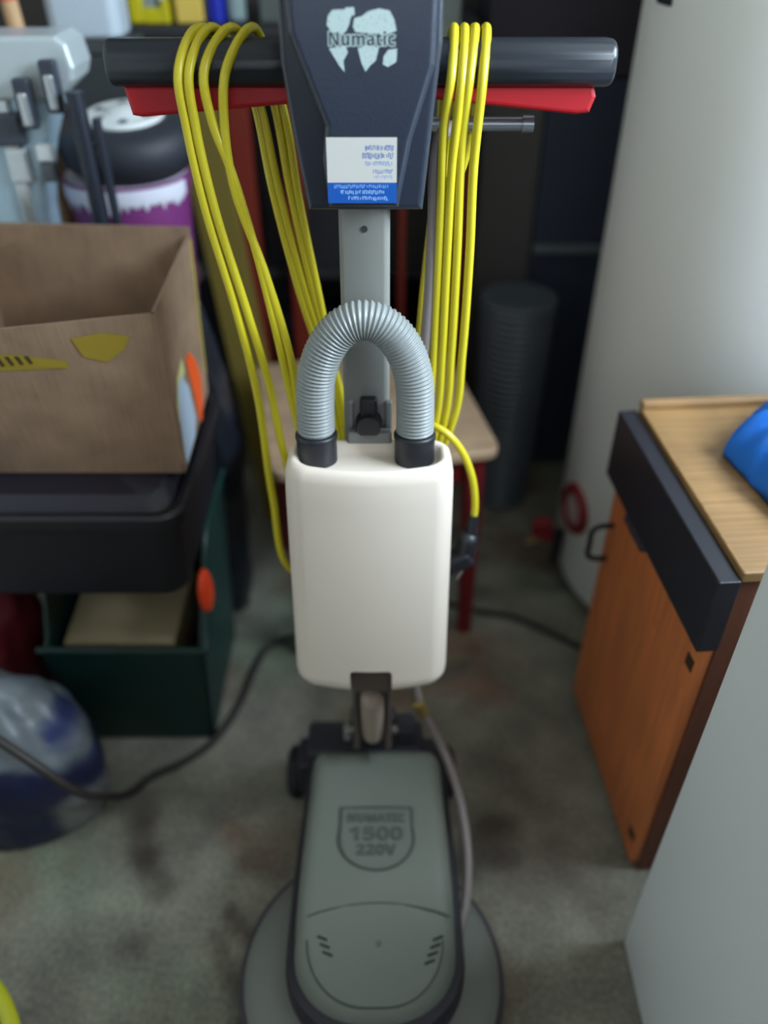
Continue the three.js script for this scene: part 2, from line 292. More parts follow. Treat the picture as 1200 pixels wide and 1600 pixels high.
  const TR = (grow, u) => base0.map(([x, w]) => {
    const k = 1 + 0.03 * (1 - clamp((u - 0.2) / 0.4, 0, 1)), bow = w > 0 ? 0.02 * (1 - (x / 0.114) ** 2) * (w / 0.045) : 0;
    return [x * k * (1 + grow / 0.114), u, 0.077 + w * (1 + grow / 0.045) + bow];
  });
  const tr = [TR(-0.026, 0.206), TR(-0.014, 0.2075), TR(-0.006, 0.213), TR(-0.0015, 0.222), TR(0, 0.235), TR(0, 0.33), TR(0, 0.45), TR(0, 0.55), TR(-0.0008, 0.582), TR(-0.004, 0.594), TR(-0.009, 0.6), TR(-0.014, 0.6005), TR(-0.018, 0.597), TR(-0.021, 0.59), TR(-0.026, 0.586), TR(-0.034, 0.585)];
  const tg = loft(tr.map((r) => [...r].reverse()), true, true);
  let tankGeo = tg;
  {
    const ev = new Evaluator(); ev.attributes = ['position', 'normal']; ev.useGroups = false;
    const nb = new RoundedBoxGeometry(0.064, 0.1, 0.4, 3, 0.008); nb.deleteAttribute('uv'); nb.translate(0, 0.207, 0.08);
    const A = new Brush(tg), B = new Brush(nb); A.updateMatrixWorld(); B.updateMatrixWorld();
    tankGeo = ev.evaluate(A, B, SUBTRACTION).geometry;
    tankGeo.clearGroups();
  }
  part(t, 'water_tank', tilt(tankGeo), M.tank);
  // cuffs and ribbed hose bent into an arch
  for (const x of [-0.071, 0.0615]) {
    const pr = [[0.0, 0.0], [0.0285, 0.0], [0.0285, 0.008], [0.0272, 0.012], [0.0272, 0.046], [0.0285, 0.05], [0.0285, 0.055], [0.025, 0.058], [0.0, 0.058]].map(([r, y]) => new THREE.Vector2(r, y));
    const g = new THREE.LatheGeometry(pr, 32); g.translate(x, 0.57, 0.07); part(t, 'hose_cuff', tilt(g), M.blackPlastic);
  }
  {
    const c = new THREE.CatmullRomCurve3([[-0.071, 0.60], [-0.071, 0.635], ...Array.from({ length: 15 }, (_, i) => { const a = Math.PI * (1 - i / 14); return [-0.0045 + 0.0655 * Math.cos(a), 0.675 + 0.107 * Math.sin(a)]; }), [0.0615, 0.635], [0.0615, 0.60]].map((p) => V(p[0], p[1], 0.07)), false, 'centripetal');
    const SEG = 720, RAD = 22, fr = c.computeFrenetFrames(SEG, false), L = c.getLength(), rr = [];
    for (let i = 0; i <= SEG; i++) {
      const p = c.getPointAt(i / SEG), s = (i / SEG) * L / 0.0052, e = 0.0255 - 0.0024 * Math.pow(Math.abs(Math.sin(Math.PI * s)), 0.7) * 0 - 0.0022 * (0.5 - 0.5 * Math.cos(2 * Math.PI * s)), ring = [];
      for (let k = 0; k < RAD; k++) { const a = k / RAD * 2 * Math.PI, n = fr.normals[i], b = fr.binormals[i]; ring.push([p.x + e * (Math.cos(a) * n.x + Math.sin(a) * b.x), p.y + e * (Math.cos(a) * n.y + Math.sin(a) * b.y), p.z + e * (Math.cos(a) * n.z + Math.sin(a) * b.z)]); }
      rr.push(ring);
    }
    part(t, 'ribbed_hose', tilt(loft(rr, true, true)), M.hose);
  }
  // control head
  const poly = (pts) => { const s = new THREE.Shape(); pts.forEach(([x, y], i) => (i ? s.lineTo(x, y) : s.moveTo(x, y))); s.closePath(); return s; };
  const ext = (pts, d, w0, bv, seg = 4) => { const g = new THREE.ExtrudeGeometry(poly(pts), { depth: d - 2 * bv, bevelEnabled: true, bevelSize: bv, bevelOffset: -bv, bevelThickness: bv, bevelSegments: seg }); g.translate(0, 0, w0 + bv); return boxUV(g); };
  const head = part(t, 'control_head', tilt(ext([[-0.074, 1.235], [0.07, 1.235], [0.084, 1.2], [0.083, 1.08], [0.066, 0.906], [-0.07, 0.906], [-0.083, 0.985], [-0.093, 1.06], [-0.094, 1.2]], 0.084, -0.045, 0.007)), M.navyPlastic);
  const face = part(head, 'face_panel', tilt(ext([[-0.07, 1.225], [0.066, 1.225], [0.079, 1.2], [0.0745, 1.06], [0.051, 0.985], [0.037, 0.914], [-0.044, 0.914], [-0.05, 0.965], [-0.046, 1.0], [-0.081, 1.09], [-0.085, 1.2]], 0.03, 0.032, 0.008, 5)), M.navyPlastic);
  const decal = (x0, x1, u0, u1, w, map, rough, parent, name, label) => { const g = new THREE.PlaneGeometry(x1 - x0, u1 - u0); g.translate((x0 + x1) / 2, (u0 + u1) / 2, w); part(parent, name, tilt(g), new THREE.MeshPhysicalMaterial({ map, roughness: rough, transparent: true }), label); };
  decal(-0.0445, 0.0355, 1.052, 1.114, 0.0624, canvasTex(800, 620, (c, W, H) => {     // worn white world-map print with the maker's name across it
    c.clearRect(0, 0, W, H);
    const blob = (pts) => { c.beginPath(); pts.forEach(([x, y], i) => (i ? c.lineTo(x * W, y * H) : c.moveTo(x * W, y * H))); c.closePath(); c.fill(); };
    c.fillStyle = 'rgba(186,206,204,0.95)';
    blob([[0.08, 0.14], [0.14, 0.06], [0.34, 0.05], [0.38, 0.16], [0.35, 0.28], [0.31, 0.37], [0.26, 0.41], [0.12, 0.38], [0.06, 0.28]]);
    blob([[0.30, 0.03], [0.42, 0.02], [0.43, 0.13], [0.36, 0.16]]);
    blob([[0.40, 0.30], [0.42, 0.18], [0.52, 0.15], [0.60, 0.08], [0.74, 0.04], [0.88, 0.07], [0.94, 0.2], [0.97, 0.36], [0.86, 0.41], [0.62, 0.40], [0.43, 0.38]]);
    blob([[0.08, 0.62], [0.30, 0.58], [0.33, 0.68], [0.27, 0.80], [0.28, 0.98], [0.20, 0.86]]);
    blob([[0.46, 0.62], [0.58, 0.58], [0.74, 0.60], [0.70, 0.80], [0.62, 0.88], [0.56, 0.97], [0.51, 0.85]]);
    blob([[0.80, 0.74], [0.86, 0.64], [0.98, 0.62], [0.97, 0.82], [0.86, 0.90], [0.79, 0.86]]);
    c.font = 'bold 172px sans-serif'; c.textAlign = 'center'; c.textBaseline = 'middle'; c.lineWidth = 24; c.lineJoin = 'round';
    c.strokeStyle = 'rgba(186,206,204,0.85)'; c.strokeText('Numatic', W * 0.51, H * 0.48, W * 0.92);
    c.fillStyle = 'rgba(44,52,66,1)'; c.fillText('Numatic', W * 0.51, H * 0.48, W * 0.92);
    c.globalCompositeOperation = 'destination-out';
    for (let i = 0; i < 900; i++) { c.fillStyle = 'rgba(0,0,0,' + (0.2 + 0.5 * rnd()) + ')'; c.fillRect(rnd() * W, rnd() * H, 1.5 + rnd() * 3, 3 + rnd() * 16); }
  }), 0.6, face, 'logo_print', 'worn white logo');
  decal(-0.0445, 0.0345, 0.9195, 0.9895, 0.0626, canvasTex(640, 560, (c, W, H) => {
    c.fillStyle = '#cfcdc8'; c.fillRect(0, 0, W, H);
    c.fillStyle = '#1257b0'; c.fillRect(0, H * 0.68, W, H * 0.32);
    const strokes = (x0, x1, y, h, col, gap) => {   // print too small and blurred to read: rows of short letter strokes
      c.fillStyle = col;
      for (let x = x0; x < x1;) { const w = 6 + rnd() * 9, k = 0.6 + 0.4 * rnd(); c.fillRect(x, y + h * (1 - k) / 2, 8, h * k); if (rnd() < 0.6) c.fillRect(x, y + (rnd() < 0.5 ? 0 : h - 6), w + 6, 8); x += w + gap * (rnd() < 0.16 ? 2.4 : 1); }
    };
    strokes(352, 600, 66, 46, '#4a66a8', 5); strokes(325, 600, 128, 50, '#4a66a8', 5); strokes(350, 600, 200, 36, '#8296c4', 6); strokes(420, 600, 268, 34, '#7286bc', 6); strokes(430, 600, 318, 30, '#9aa8cc', 6);
    strokes(60, 560, 398, 30, '#7fa8e0', 8); strokes(120, 520, 446, 34, '#9fc0ea', 8); strokes(190, 560, 500, 34, '#9fc0ea', 8);
  }), 0.4, face, 'sticker', 'white and blue service sticker');
  // handle grips, red levers, round lever, thin hose
  for (const [x0, x1, m] of [[-0.302, -0.07, M.gripPlastic], [0.07, 0.288, M.gripPlastic]]) part(t, 'handle_grip', tilt((() => { const s = new THREE.Shape(); rrect(0.033 - 0.008, 0.025 - 0.008, 0.013, 6).forEach(([a, b], i) => (i ? s.lineTo(a, b) : s.moveTo(a, b))); const g = new THREE.ExtrudeGeometry(s, { depth: x1 - x0 - 0.016, bevelEnabled: true, bevelSize: 0.008, bevelThickness: 0.008, bevelSegments: 5 }); g.rotateY(Math.PI / 2); g.translate(x0 + 0.008, 1.0555, -0.045); return boxUV(toCreasedNormals(g, 0.55)); })()), m);
  for (const s of [-1, 1]) part(t, 'trigger_lever', tilt(ext(s > 0 ? [[0.07, 1.032], [0.268, 1.032], [0.272, 1.02], [0.266, 1.003], [0.25, 1.001], [0.07, 1.018]] : [[-0.07, 1.032], [-0.07, 1.014], [-0.27, 0.998], [-0.282, 1.0], [-0.288, 1.032]], 0.03, -0.06, 0.005, 3)), M.redPlastic);
  part(t, 'lock_lever', tilt(merge([cyl(V(0.02, 0.985, -0.075), V(0.193, 0.985, -0.075), 0.0085, 0.0085, 16), cyl(V(0.193, 0.985, -0.075), V(0.207, 0.985, -0.075), 0.0105, 0.0105, 16)])), std(0xa2acb8, 0.28, { metalness: 0.7 }));
  part(t, 'solution_hose', tube([tp(0.10, 0.985, -0.045), tp(0.087, 0.975, -0.025), tp(0.0825, 0.95, -0.02), tp(0.083, 0.876, -0.02), tp(0.081, 0.794, -0.02), tp(0.077, 0.72, -0.02), tp(0.07, 0.58, -0.02), tp(0.068, 0.35, 0.0), tp(0.07, 0.16, 0.03), V(0.062, 0.33, -0.93), V(0.085, 0.25, -0.945), V(0.112, 0.2, -0.925), V(0.136, 0.175, -0.84), V(0.144, 0.145, -0.75), V(0.136, 0.12, -0.68), V(0.118, 0.1, -0.63)], 0.0082, 160, 10), M.tubeGrey);
  part(t, 'hose_fitting', cyl(V(0.058, 0.345, -0.925), V(0.07, 0.295, -0.938), 0.0115, 0.0105, 18), std(0x7a6230, 0.5));
}

// ---------------------------------------------------------------- the coiled yellow power cable
{
  const t = thing('power_cable', 'long yellow power cable looped over both handle grips of the floor polisher', 'cable', [-0.02, 0.5, -0.97]);
  const LF = [
    [[-0.207, 1.089], [-0.214, 1.05], [-0.213, 0.991], [-0.202, 0.897], [-0.178, 0.775], [-0.159, 0.646], [-0.15, 0.477], [-0.132, 0.338]],
    [[-0.194, 1.089], [-0.202, 1.05], [-0.202, 0.991], [-0.19, 0.897], [-0.162, 0.766], [-0.142, 0.666], [-0.127, 0.545], [-0.085, 0.36]],
    [[-0.171, 1.089], [-0.185, 1.05], [-0.182, 0.997], [-0.165, 0.941], [-0.143, 0.842], [-0.126, 0.74], [-0.106, 0.606], [-0.07, 0.42]],
    [[-0.147, 1.089], [-0.16, 1.05], [-0.168, 0.991], [-0.163, 0.919], [-0.134, 0.817], [-0.109, 0.703], [-0.098, 0.59], [-0.06, 0.46]]];
  const LB = [[[-0.145, 1.02], [-0.126, 0.901], [-0.099, 0.772], [-0.072, 0.67]], [[-0.139, 1.02], [-0.118, 0.901], [-0.0905, 0.772], [-0.061, 0.66]], [[-0.121, 1.02], [-0.103, 0.901], [-0.08, 0.772], [-0.054, 0.65]], [[-0.104, 0.985], [-0.094, 0.901], [-0.073, 0.77], [-0.05, 0.64]]];
  const RF = [
    [[0.1, 1.09], [0.097, 1.044], [0.091, 0.991], [0.091, 0.897], [0.09, 0.775], [0.085, 0.606]],
    [[0.112, 1.09], [0.109, 1.044], [0.1025, 0.948], [0.1015, 0.842], [0.1005, 0.703], [0.097, 0.606]],
    [[0.124, 1.09], [0.118, 1.044], [0.113, 0.977], [0.114, 0.842], [0.113, 0.703], [0.109, 0.606]],
    [[0.137, 1.09], [0.133, 1.044], [0.1285, 0.948], [0.130, 0.842], [0.128, 0.703], [0.122, 0.606]]];
  const RB = [[0.105, 0.94], [0.09, 0.88], [0.084, 0.8], [0.076, 0.7]];
  for (let i = 0; i < 4; i++) {
    const pts = [], bu = 0.30 + 0.035 * i, wf = 0.0;
    const peak = LF[i][0], wTop = -0.045;
    pts.push([peak[0] + 0.014, 1.0905, wTop]);
    LF[i].slice(1).forEach(([x, u], k) => pts.push([x, u, lerp(-0.004, -0.012, k / 6)]));
    pts.push([-0.06, bu, -0.045], [0.0, bu - 0.03, -0.058], [0.055, bu + 0.02, -0.045]);
    [...RF[i]].reverse().slice(0, 5).forEach(([x, u], k) => pts.push([x, u, lerp(-0.02, -0.003, k / 4)]));
    pts.push([RF[i][0][0] + 0.001, 1.0905, wTop]);
    pts.push([RF[i][1][0] - 0.002, 1.045, -0.087], [RF[i][2][0] + RB[0][0] - 0.105, 0.96, -0.085], [RB[1][0] - 0.006 + i * 0.006, 0.87, -0.08], [RB[2][0] - 0.008 + i * 0.006, 0.78, -0.075], [RB[3][0] - 0.008 + i * 0.005, 0.68, -0.07]);
    pts.push([0.03, bu + 0.1, -0.07], [-0.02, bu + 0.13, -0.072]);
    [...LB[i]].reverse().forEach(([x, u], k) => pts.push([x, u, lerp(-0.078, -0.088, k / 3)]));
    pts.push([LB[i][0][0] - 0.018, 1.06, -0.086]);
    part(t, 'cable_loop', tube(pts.map((p) => tp(...p)), 0.0057, 420, 10, true), M.cable);
  }
  part(t, 'cable_end', tube([tp(0.055, 0.56, -0.035), tp(0.075, 0.592, -0.022), tp(0.093, 0.598, -0.004), tp(0.112, 0.588, 0.002), tp(0.134, 0.56, 0.004), tp(0.151, 0.516, 0.004), tp(0.158, 0.466, 0.002), tp(0.156, 0.425, 0)], 0.0056, 60, 10), M.cable);
  const pl = part(t, 'plug', merge([cyl(tp(0.157, 0.45, 0), tp(0.155, 0.41, 0), 0.0085, 0.0105, 16), (() => { const g = new THREE.CapsuleGeometry(0.0175, 0.022, 6, 18); g.rotateZ(-0.12); const p = tp(0.149, 0.392, 0.0); g.translate(p.x, p.y, p.z); return g; })(), (() => { const g = new RoundedBoxGeometry(0.05, 0.03, 0.036, 3, 0.008); g.rotateZ(0.5); const p = tp(0.136, 0.365, 0); g.translate(p.x, p.y, p.z); return g; })()]), M.blackPlastic);
  for (const d of [-0.0095, 0.0095]) part(pl, 'pin', cyl(tp(0.138 + d, 0.35 - d * 0.3, 0), tp(0.128 + d, 0.328 - d * 0.3, 0), 0.0024, 0.0024, 10), M.chrome);
}

// ---------------------------------------------------------------- stool behind the polisher
{
  const t = thing('stool', 'square wooden stool with dark red legs behind the polisher', 'stool', [-0.03, 0, -1.58]);
  const a = 11 * Math.PI / 180, R = new THREE.Matrix4().makeRotationY(a).setPosition(-0.035, 0, -1.592);
  const wood = tex(512, (u, v) => { const g = fbm(u * 3, v * 46, 3, 4) * 0.22 + fbm(u * 5, v * 5, 8, 3) * 0.22; return [160 * (1 + g), 134 * (1 + g), 108 * (1 + g)]; }, 2);
  const o = new THREE.Shape(); const q = rrect(0.232, 0.232, 0.028, 6); q.forEach(([x, y], i) => (i ? o.lineTo(x, y) : o.moveTo(x, y)));
  const g = new THREE.ExtrudeGeometry(o, { depth: 0.014, bevelEnabled: true, bevelSize: 0.004, bevelThickness: 0.004, bevelSegments: 3 }); g.rotateX(-Math.PI / 2); g.translate(0, 0.532, 0); boxUV(g);
  part(t, 'seat', g.applyMatrix4(R), std(0xffffff, 0.5, { map: wood }));
  const red = std(0x6a1218, 0.5);
  for (const [x, z] of [[-1, -1], [1, -1], [-1, 1], [1, 1]]) part(t, 'leg', loft([[0.0, 0.03, 0.199], [0.45, 0.042, 0.192], [0.528, 0.042, 0.19]].map(([y, w, c]) => rrect(w / 2, w / 2, 0.006, 3).map(([p, r]) => [x * c + p, y, z * c + r]).reverse()), true, true, 0.6).applyMatrix4(R), red);
  for (const s of [-1, 1]) { part(t, 'apron', rbox(-0.17, 0.17, 0.452, 0.527, s * 0.19 - 0.009, s * 0.19 + 0.009, 0.003).applyMatrix4(R), red); part(t, 'apron', rbox(s * 0.19 - 0.009, s * 0.19 + 0.009, 0.452, 0.527, -0.17, 0.17, 0.003).applyMatrix4(R), red); }
}

// ---------------------------------------------------------------- hot-water tank in its white jacket
{
  const cx = 0.862, cz = -1.66, r = 0.40;
  const t = thing('hot_water_tank', 'big white jacketed hot water tank standing behind the wooden cabinet', 'water heater', [cx, 0, cz]);
  const pr = [[0, 0.02], [r - 0.03, 0.02], [r - 0.008, 0.03], [r, 0.05], [r, 1.7], [r - 0.015, 1.74], [0, 1.76]].map(([a, b]) => new THREE.Vector2(a, b));
  const jm = std(0xf0f0ea, 0.38, { clearcoat: 0.15, clearcoatRoughness: 0.5 });
  const jg = new THREE.LatheGeometry(pr, 96); jg.translate(cx, 0, cz); const jacket = part(t, 'jacket', toCreasedNormals(jg, 0.7), jm);
  const ft = new THREE.CylinderGeometry(r - 0.05, r - 0.05, 0.02, 48); ft.translate(cx, 0.01, cz); part(t, 'foot_ring', ft, M.chassis);
  for (const deg of [203, 222]) { const a = deg * Math.PI / 180; part(jacket, 'seam', rbox(-0.012, 0.012, 0.05, 1.7, 0, 0.004, 0.002).applyMatrix4(new THREE.Matrix4().makeTranslation(cx + r * Math.sin(a + Math.PI), 0, cz + r * Math.cos(a + Math.PI)).multiply(new THREE.Matrix4().makeRotationY(a + Math.PI))), jm); }
  const out = (deg, y, d) => V(cx + (r + d) * Math.sin(deg * Math.PI / 180), y, cz + (r + d) * Math.cos(deg * Math.PI / 180));
  // red flange ring, red valve and dark tap on the near-left side
  const fa = -79, fl = part(t, 'flange_ring', (() => { const g = new THREE.TorusGeometry(0.052, 0.013, 12, 36); g.rotateY(fa * Math.PI / 180); const p = out(fa, 0.262, 0.004); g.translate(p.x, p.y, p.z); return g; })(), std(0x7e1820, 0.5));
  part(fl, 'plug_cap', cyl(out(fa, 0.262, -0.01), out(fa, 0.262, 0.008), 0.042, 0.038, 28), std(0xb9a9a6, 0.5));
  part(t, 'drain_tap', merge([cyl(out(-88, 0.13, -0.02), out(-88, 0.13, 0.04), 0.013, 0.013, 16), cyl(out(-84, 0.165, 0.018), out(-84, 0.06, 0.018), 0.013, 0.011, 14)]), std(0x33333b, 0.4, { metalness: 0.5 }));
  part(t, 'valve_handle', merge([(() => { const g = new RoundedBoxGeometry(0.05, 0.05, 0.03, 3, 0.008); const p = out(-88, 0.155, 0.055); g.translate(p.x, p.y, p.z); return g; })(), cyl(out(-88, 0.13, 0.03), out(-88, 0.13, 0.06), 0.018, 0.018, 14)]), std(0x8a1c26, 0.5));
  part(t, 'brass_outlet', cyl(out(-88, 0.118, 0.05), out(-88, 0.108, 0.09), 0.012, 0.012, 14), std(0x8a7556, 0.5, { metalness: 0.6 }));
  const lg = new THREE.CylinderGeometry(r + 0.0012, r + 0.0012, 0.06, 12, 1, true, -85.5 * Math.PI / 180, 8.5 * Math.PI / 180); lg.translate(cx, 1.341, cz);
  part(jacket, 'rating_plate', lg, std(0x262a30, 0.5));
}

// ---------------------------------------------------------------- wooden cabinet on the right
{
  const t = thing('cabinet', 'light wood cabinet with an orange-brown door and black drawer front', 'cabinet', [0.65, 0, -1.02]);
  const yaw = 4.2 * Math.PI / 180, R = new THREE.Matrix4().makeRotationY(yaw).setPosition(0.46, 0, -1.015);   // local x into the room's right, z along the door
  const woodTop = tex(512, (u, v) => { const g = fbm(u * 2.5, v * 60, 3, 4) * 0.22 + fbm(u * 6, v * 3, 8, 3) * 0.2; return [150 * (1 + g), 116 * (1 + g), 76 * (1 + g)]; }, 2);
  const woodDoor = tex(512, (u, v) => { const g = fbm(u * 30, v * 2, 5, 4) * 0.2 + fbm(u * 3, v * 3, 2, 3) * 0.1; return [205 * (1 + g), 118 * (1 + g), 66 * (1 + g)]; }, 2);
  const woodSide = tex(256, (u, v) => { const g = fbm(u * 30, v * 2, 15, 4) * 0.25; return [112 * (1 + g), 66 * (1 + g), 48 * (1 + g)]; }, 2);
  const mt = std(0xffffff, 0.42, { map: woodTop }), md = std(0xffffff, 0.5, { map: woodDoor }), ms = std(0xffffff, 0.55, { map: woodSide });
  const w = 0.40, z0 = -0.21, z1 = 0.21;
  part(t, 'side_panel', rbox(0, w, 0.0, 0.74, z1 - 0.018, z1, 0.002).applyMatrix4(R), ms, 'dark brown side panel');
  part(t, 'side_panel', rbox(0, w, 0.0, 0.74, z0, z0 + 0.018, 0.002).applyMatrix4(R), ms);
  part(t, 'back_panel', rbox(w - 0.01, w, 0.02, 0.74, z0 + 0.018, z1 - 0.018, 0.001).applyMatrix4(R), ms);
  part(t, 'top_panel', rbox(-0.004, w + 0.004, 0.74, 0.758, z0 - 0.004, z1 + 0.006, 0.003).applyMatrix4(R), mt);
  part(t, 'back_lip', rbox(-0.004, w + 0.004, 0.758, 0.772, z0 - 0.006, z0 + 0.01, 0.003).applyMatrix4(R), mt);
  const door = part(t, 'door', rbox(-0.018, -0.001, 0.03, 0.62, z0 + 0.002, z1 - 0.002, 0.002).applyMatrix4(R), md);
  part(t, 'plinth', rbox(0.004, 0.02, 0.0, 0.03, z0 + 0.018, z1 - 0.018, 0.002).applyMatrix4(R), ms);
  const hz = z0 + 0.03, hp = (x, y, z) => V(x, y, z).applyMatrix4(R);
  part(door, 'handle', tube([hp(-0.016, 0.522, hz), hp(-0.044, 0.521, hz), hp(-0.056, 0.512, hz), hp(-0.057, 0.482, hz), hp(-0.056, 0.452, hz), hp(-0.044, 0.443, hz), hp(-0.016, 0.442, hz)], 0.0052, 60, 12), M.blackPlastic, 'black bow handle');
  for (const y of [0.09, 0.555]) part(door, 'hinge', rbox(-0.0195, -0.0175, y - 0.012, y + 0.012, z1 - 0.035, z1 - 0.012, 0.001).applyMatrix4(R), std(0x3a2a1c, 0.5));
  const dr = part(t, 'drawer_front', rbox(-0.037, -0.005, 0.615, 0.748, z0 - 0.01, z1 + 0.012, 0.003).applyMatrix4(R), std(0x23232c, 0.4, { bumpMap: grain, bumpScale: 0.0006 }));
  part(dr, 'pull_lip', rbox(-0.04, -0.014, 0.600, 0.618, -0.1, -0.01, 0.006, 4).applyMatrix4(R), std(0x30303a, 0.4));
}
{
  const t = thing('cloth', 'bright blue cloth lying in a heap on top of the wooden cabinet', 'cloth', [0.66, 0.759, -1.04]);
  const O = [[0.533, -1.075], [0.534, -1.065], [0.546, -1.01], [0.556, -0.95], [0.566, -0.9], [0.58, -0.89], [0.67, -0.88], [0.75, -0.93], [0.785, -1.02], [0.77, -1.12], [0.72, -1.19], [0.665, -1.2], [0.6, -1.145], [0.54, -1.085]];
  const c = new THREE.CatmullRomCurve3(O.map(([x, z]) => V(x, 0, z)), true, 'centripetal'), ring0 = c.getPoints(90).slice(0, 90), rings = [];
  for (const [k, h] of [[0.99, 0], [1, 0.012], [0.99, 0.022], [0.96, 0.038], [0.88, 0.055], [0.74, 0.075], [0.5, 0.092], [0.3, 0.1], [0.12, 0.102]])
    rings.push(ring0.map((p) => { const x = 0.67 + (p.x - 0.67) * k, z = -1.04 + (p.z + 1.04) * k, wv = h > 0 ? 0.012 * Math.sin(13 * Math.atan2(p.z + 1.04, p.x - 0.67)) * k * (h / 0.05 > 1 ? 1 : h / 0.05) + 0.03 * fbm(x * 12, z * 12, 2, 3) : 0; return [x + wv * 0.15, 0.759 + Math.max(h + wv, h ? 0.004 : 0), z]; }));
  const g = loft(rings, true, true); boxUV(g); part(t, 'folded_cloth', g, std(0x1672da, 0.8, { sheen: 0.5, sheenColor: new THREE.Color(0x3b86e0), bumpMap: grain, bumpScale: 0.001 }));
}

// ---------------------------------------------------------------- white appliance at the lower right
{
  const t = thing('fridge', 'white upright fridge side at the lower right, nearest the camera', 'fridge', [0.7, 0, -0.385]);
  const wm = std(0xdfe3e2, 0.45, { bumpMap: grain, bumpScale: 0.0005 });
  part(t, 'cabinet_shell', rbox(0.421, 0.98, 0.0, 1.05, -0.68, -0.14, 0.006, 3), wm);
  const d = part(t, 'door', rbox(0.421, 0.98, 0.03, 1.05, -0.134, -0.09, 0.008, 3), wm);
  part(d, 'door_handle', rbox(0.46, 0.485, 0.6, 0.8, -0.089, -0.055, 0.008, 3), std(0xb8bcbc, 0.4));
}

// ---------------------------------------------------------------- left stack: crate, bin, cardboard box
{
  const t = thing('storage_crate', 'dark green plastic crate with a low front, bottom of the left stack', 'crate', [-0.51, 0, -1.3]);
  const gm = std(0x0b2d29, 0.45), x0 = -0.665, x1 = -0.345, zf = -1.085, zb = -1.43, tk = 0.006, in0 = 0.022;
  part(t, 'bottom_panel', rbox(x0 + in0, x1 - in0, 0.0, 0.012, zb + in0, zf - in0, 0.003), gm);
  part(t, 'front_panel', slab([[x0 + in0, 0.004, zf - 0.02], [x1 - in0, 0.004, zf - 0.02], [x1, 0.3, zf], [x0, 0.3, zf]], tk, [0, 0, -1]), gm);
  part(t, 'back_panel', slab([[x0 + in0, 0.004, zb + 0.02], [x1 - in0, 0.004, zb + 0.02], [x1, 0.478, zb], [x0, 0.478, zb]], tk, [0, 0, 1]), gm);
  for (const [x, s] of [[x1, -1], [x0, 1]]) {
    const sh = new THREE.Shape(); sh.moveTo(zf - 0.02, 0.004); sh.lineTo(zf, 0.3); sh.lineTo(zf - 0.02, 0.31); sh.lineTo(zf - 0.13, 0.478); sh.lineTo(zb, 0.478); sh.lineTo(zb + 0.02, 0.004); sh.closePath();
    const g = new THREE.ExtrudeGeometry(sh, { depth: tk, bevelEnabled: false }), p = g.attributes.position;
    for (let i = 0; i < p.count; i++) { const z = p.getX(i), y = p.getY(i), d = p.getZ(i); p.setXYZ(i, x + s * (in0 * (1 - y / 0.478) + d), y, z); }
    if (s < 0) { const ix = g.index; if (!ix) { const q = p.array; for (let i = 0; i < q.length; i += 9) for (let k = 0; k < 3; k++) { const v = q[i + k]; q[i + k] = q[i + 3 + k]; q[i + 3 + k] = v; } } }
    g.computeVertexNormals(); boxUV(g); part(t, 'side_panel', g, gm);
    if (s < 0) part(t, 'rim', tube([V(x, 0.3, zf), V(x, 0.312, zf - 0.02), V(x, 0.395, zf - 0.075), V(x, 0.478, zf - 0.132), V(x, 0.48, zb)], 0.007, 60, 8), gm);
  }
  part(t, 'rim', tube([V(x0, 0.3, zf), V(x1, 0.3, zf)], 0.0075, 10, 8), gm);
  const og = new THREE.SphereGeometry(1, 24, 16); og.scale(0.012, 0.058, 0.036); og.rotateX(0.28); og.translate(-0.344, 0.392, -1.155); part(t, 'orange_clip', og, std(0xe8431a, 0.5), 'orange oval clip on the crate rim');
}
{
  const t = thing('board_piece', 'pale brown board lying inside the green crate', 'board', [-0.52, 0.2, -1.2]);
  part(t, 'board_sheet', boxUV(slab([[-0.632, 0.284, -1.118], [-0.415, 0.284, -1.118], [-0.41, 0.3, -1.32], [-0.635, 0.3, -1.32]], 0.26, [0, -1, 0])), std(0x9a8a6a, 0.85, { bumpMap: grain, bumpScale: 0.002 }));
}
{
  const t = thing('plastic_bin', 'black plastic bin under the cardboard box, middle of the left stack', 'bin', [-0.53, 0.485, -1.22]);
  const bm = std(0x131118, 0.5), rr = (hw, hd, y) => rrect(hw, hd, 0.04, 6).map(([x, z]) => [-0.545 + x, y, -1.205 + z]).reverse();
  const H = 0.494, T = 0.69, R = [rr(0.195, 0.165, H), rr(0.203, 0.173, H + 0.008), rr(0.216, 0.19, T - 0.03), rr(0.216, 0.19, T - 0.028), rr(0.226, 0.202, T - 0.026), rr(0.227, 0.203, T - 0.006), rr(0.222, 0.198, T), rr(0.213, 0.188, T), rr(0.21, 0.185, T - 0.006), rr(0.196, 0.168, H + 0.02)];
  part(t, 'tub', loft(R, true, true, 0.7), bm);
  part(t, 'lid_insert', loft([rr(0.207, 0.182, T - 0.05), rr(0.208, 0.183, T - 0.012), rr(0.19, 0.165, T + 0.012), rr(0.186, 0.161, T + 0.0155)], true, true, 0.6), std(0x1c1a26, 0.5));
}
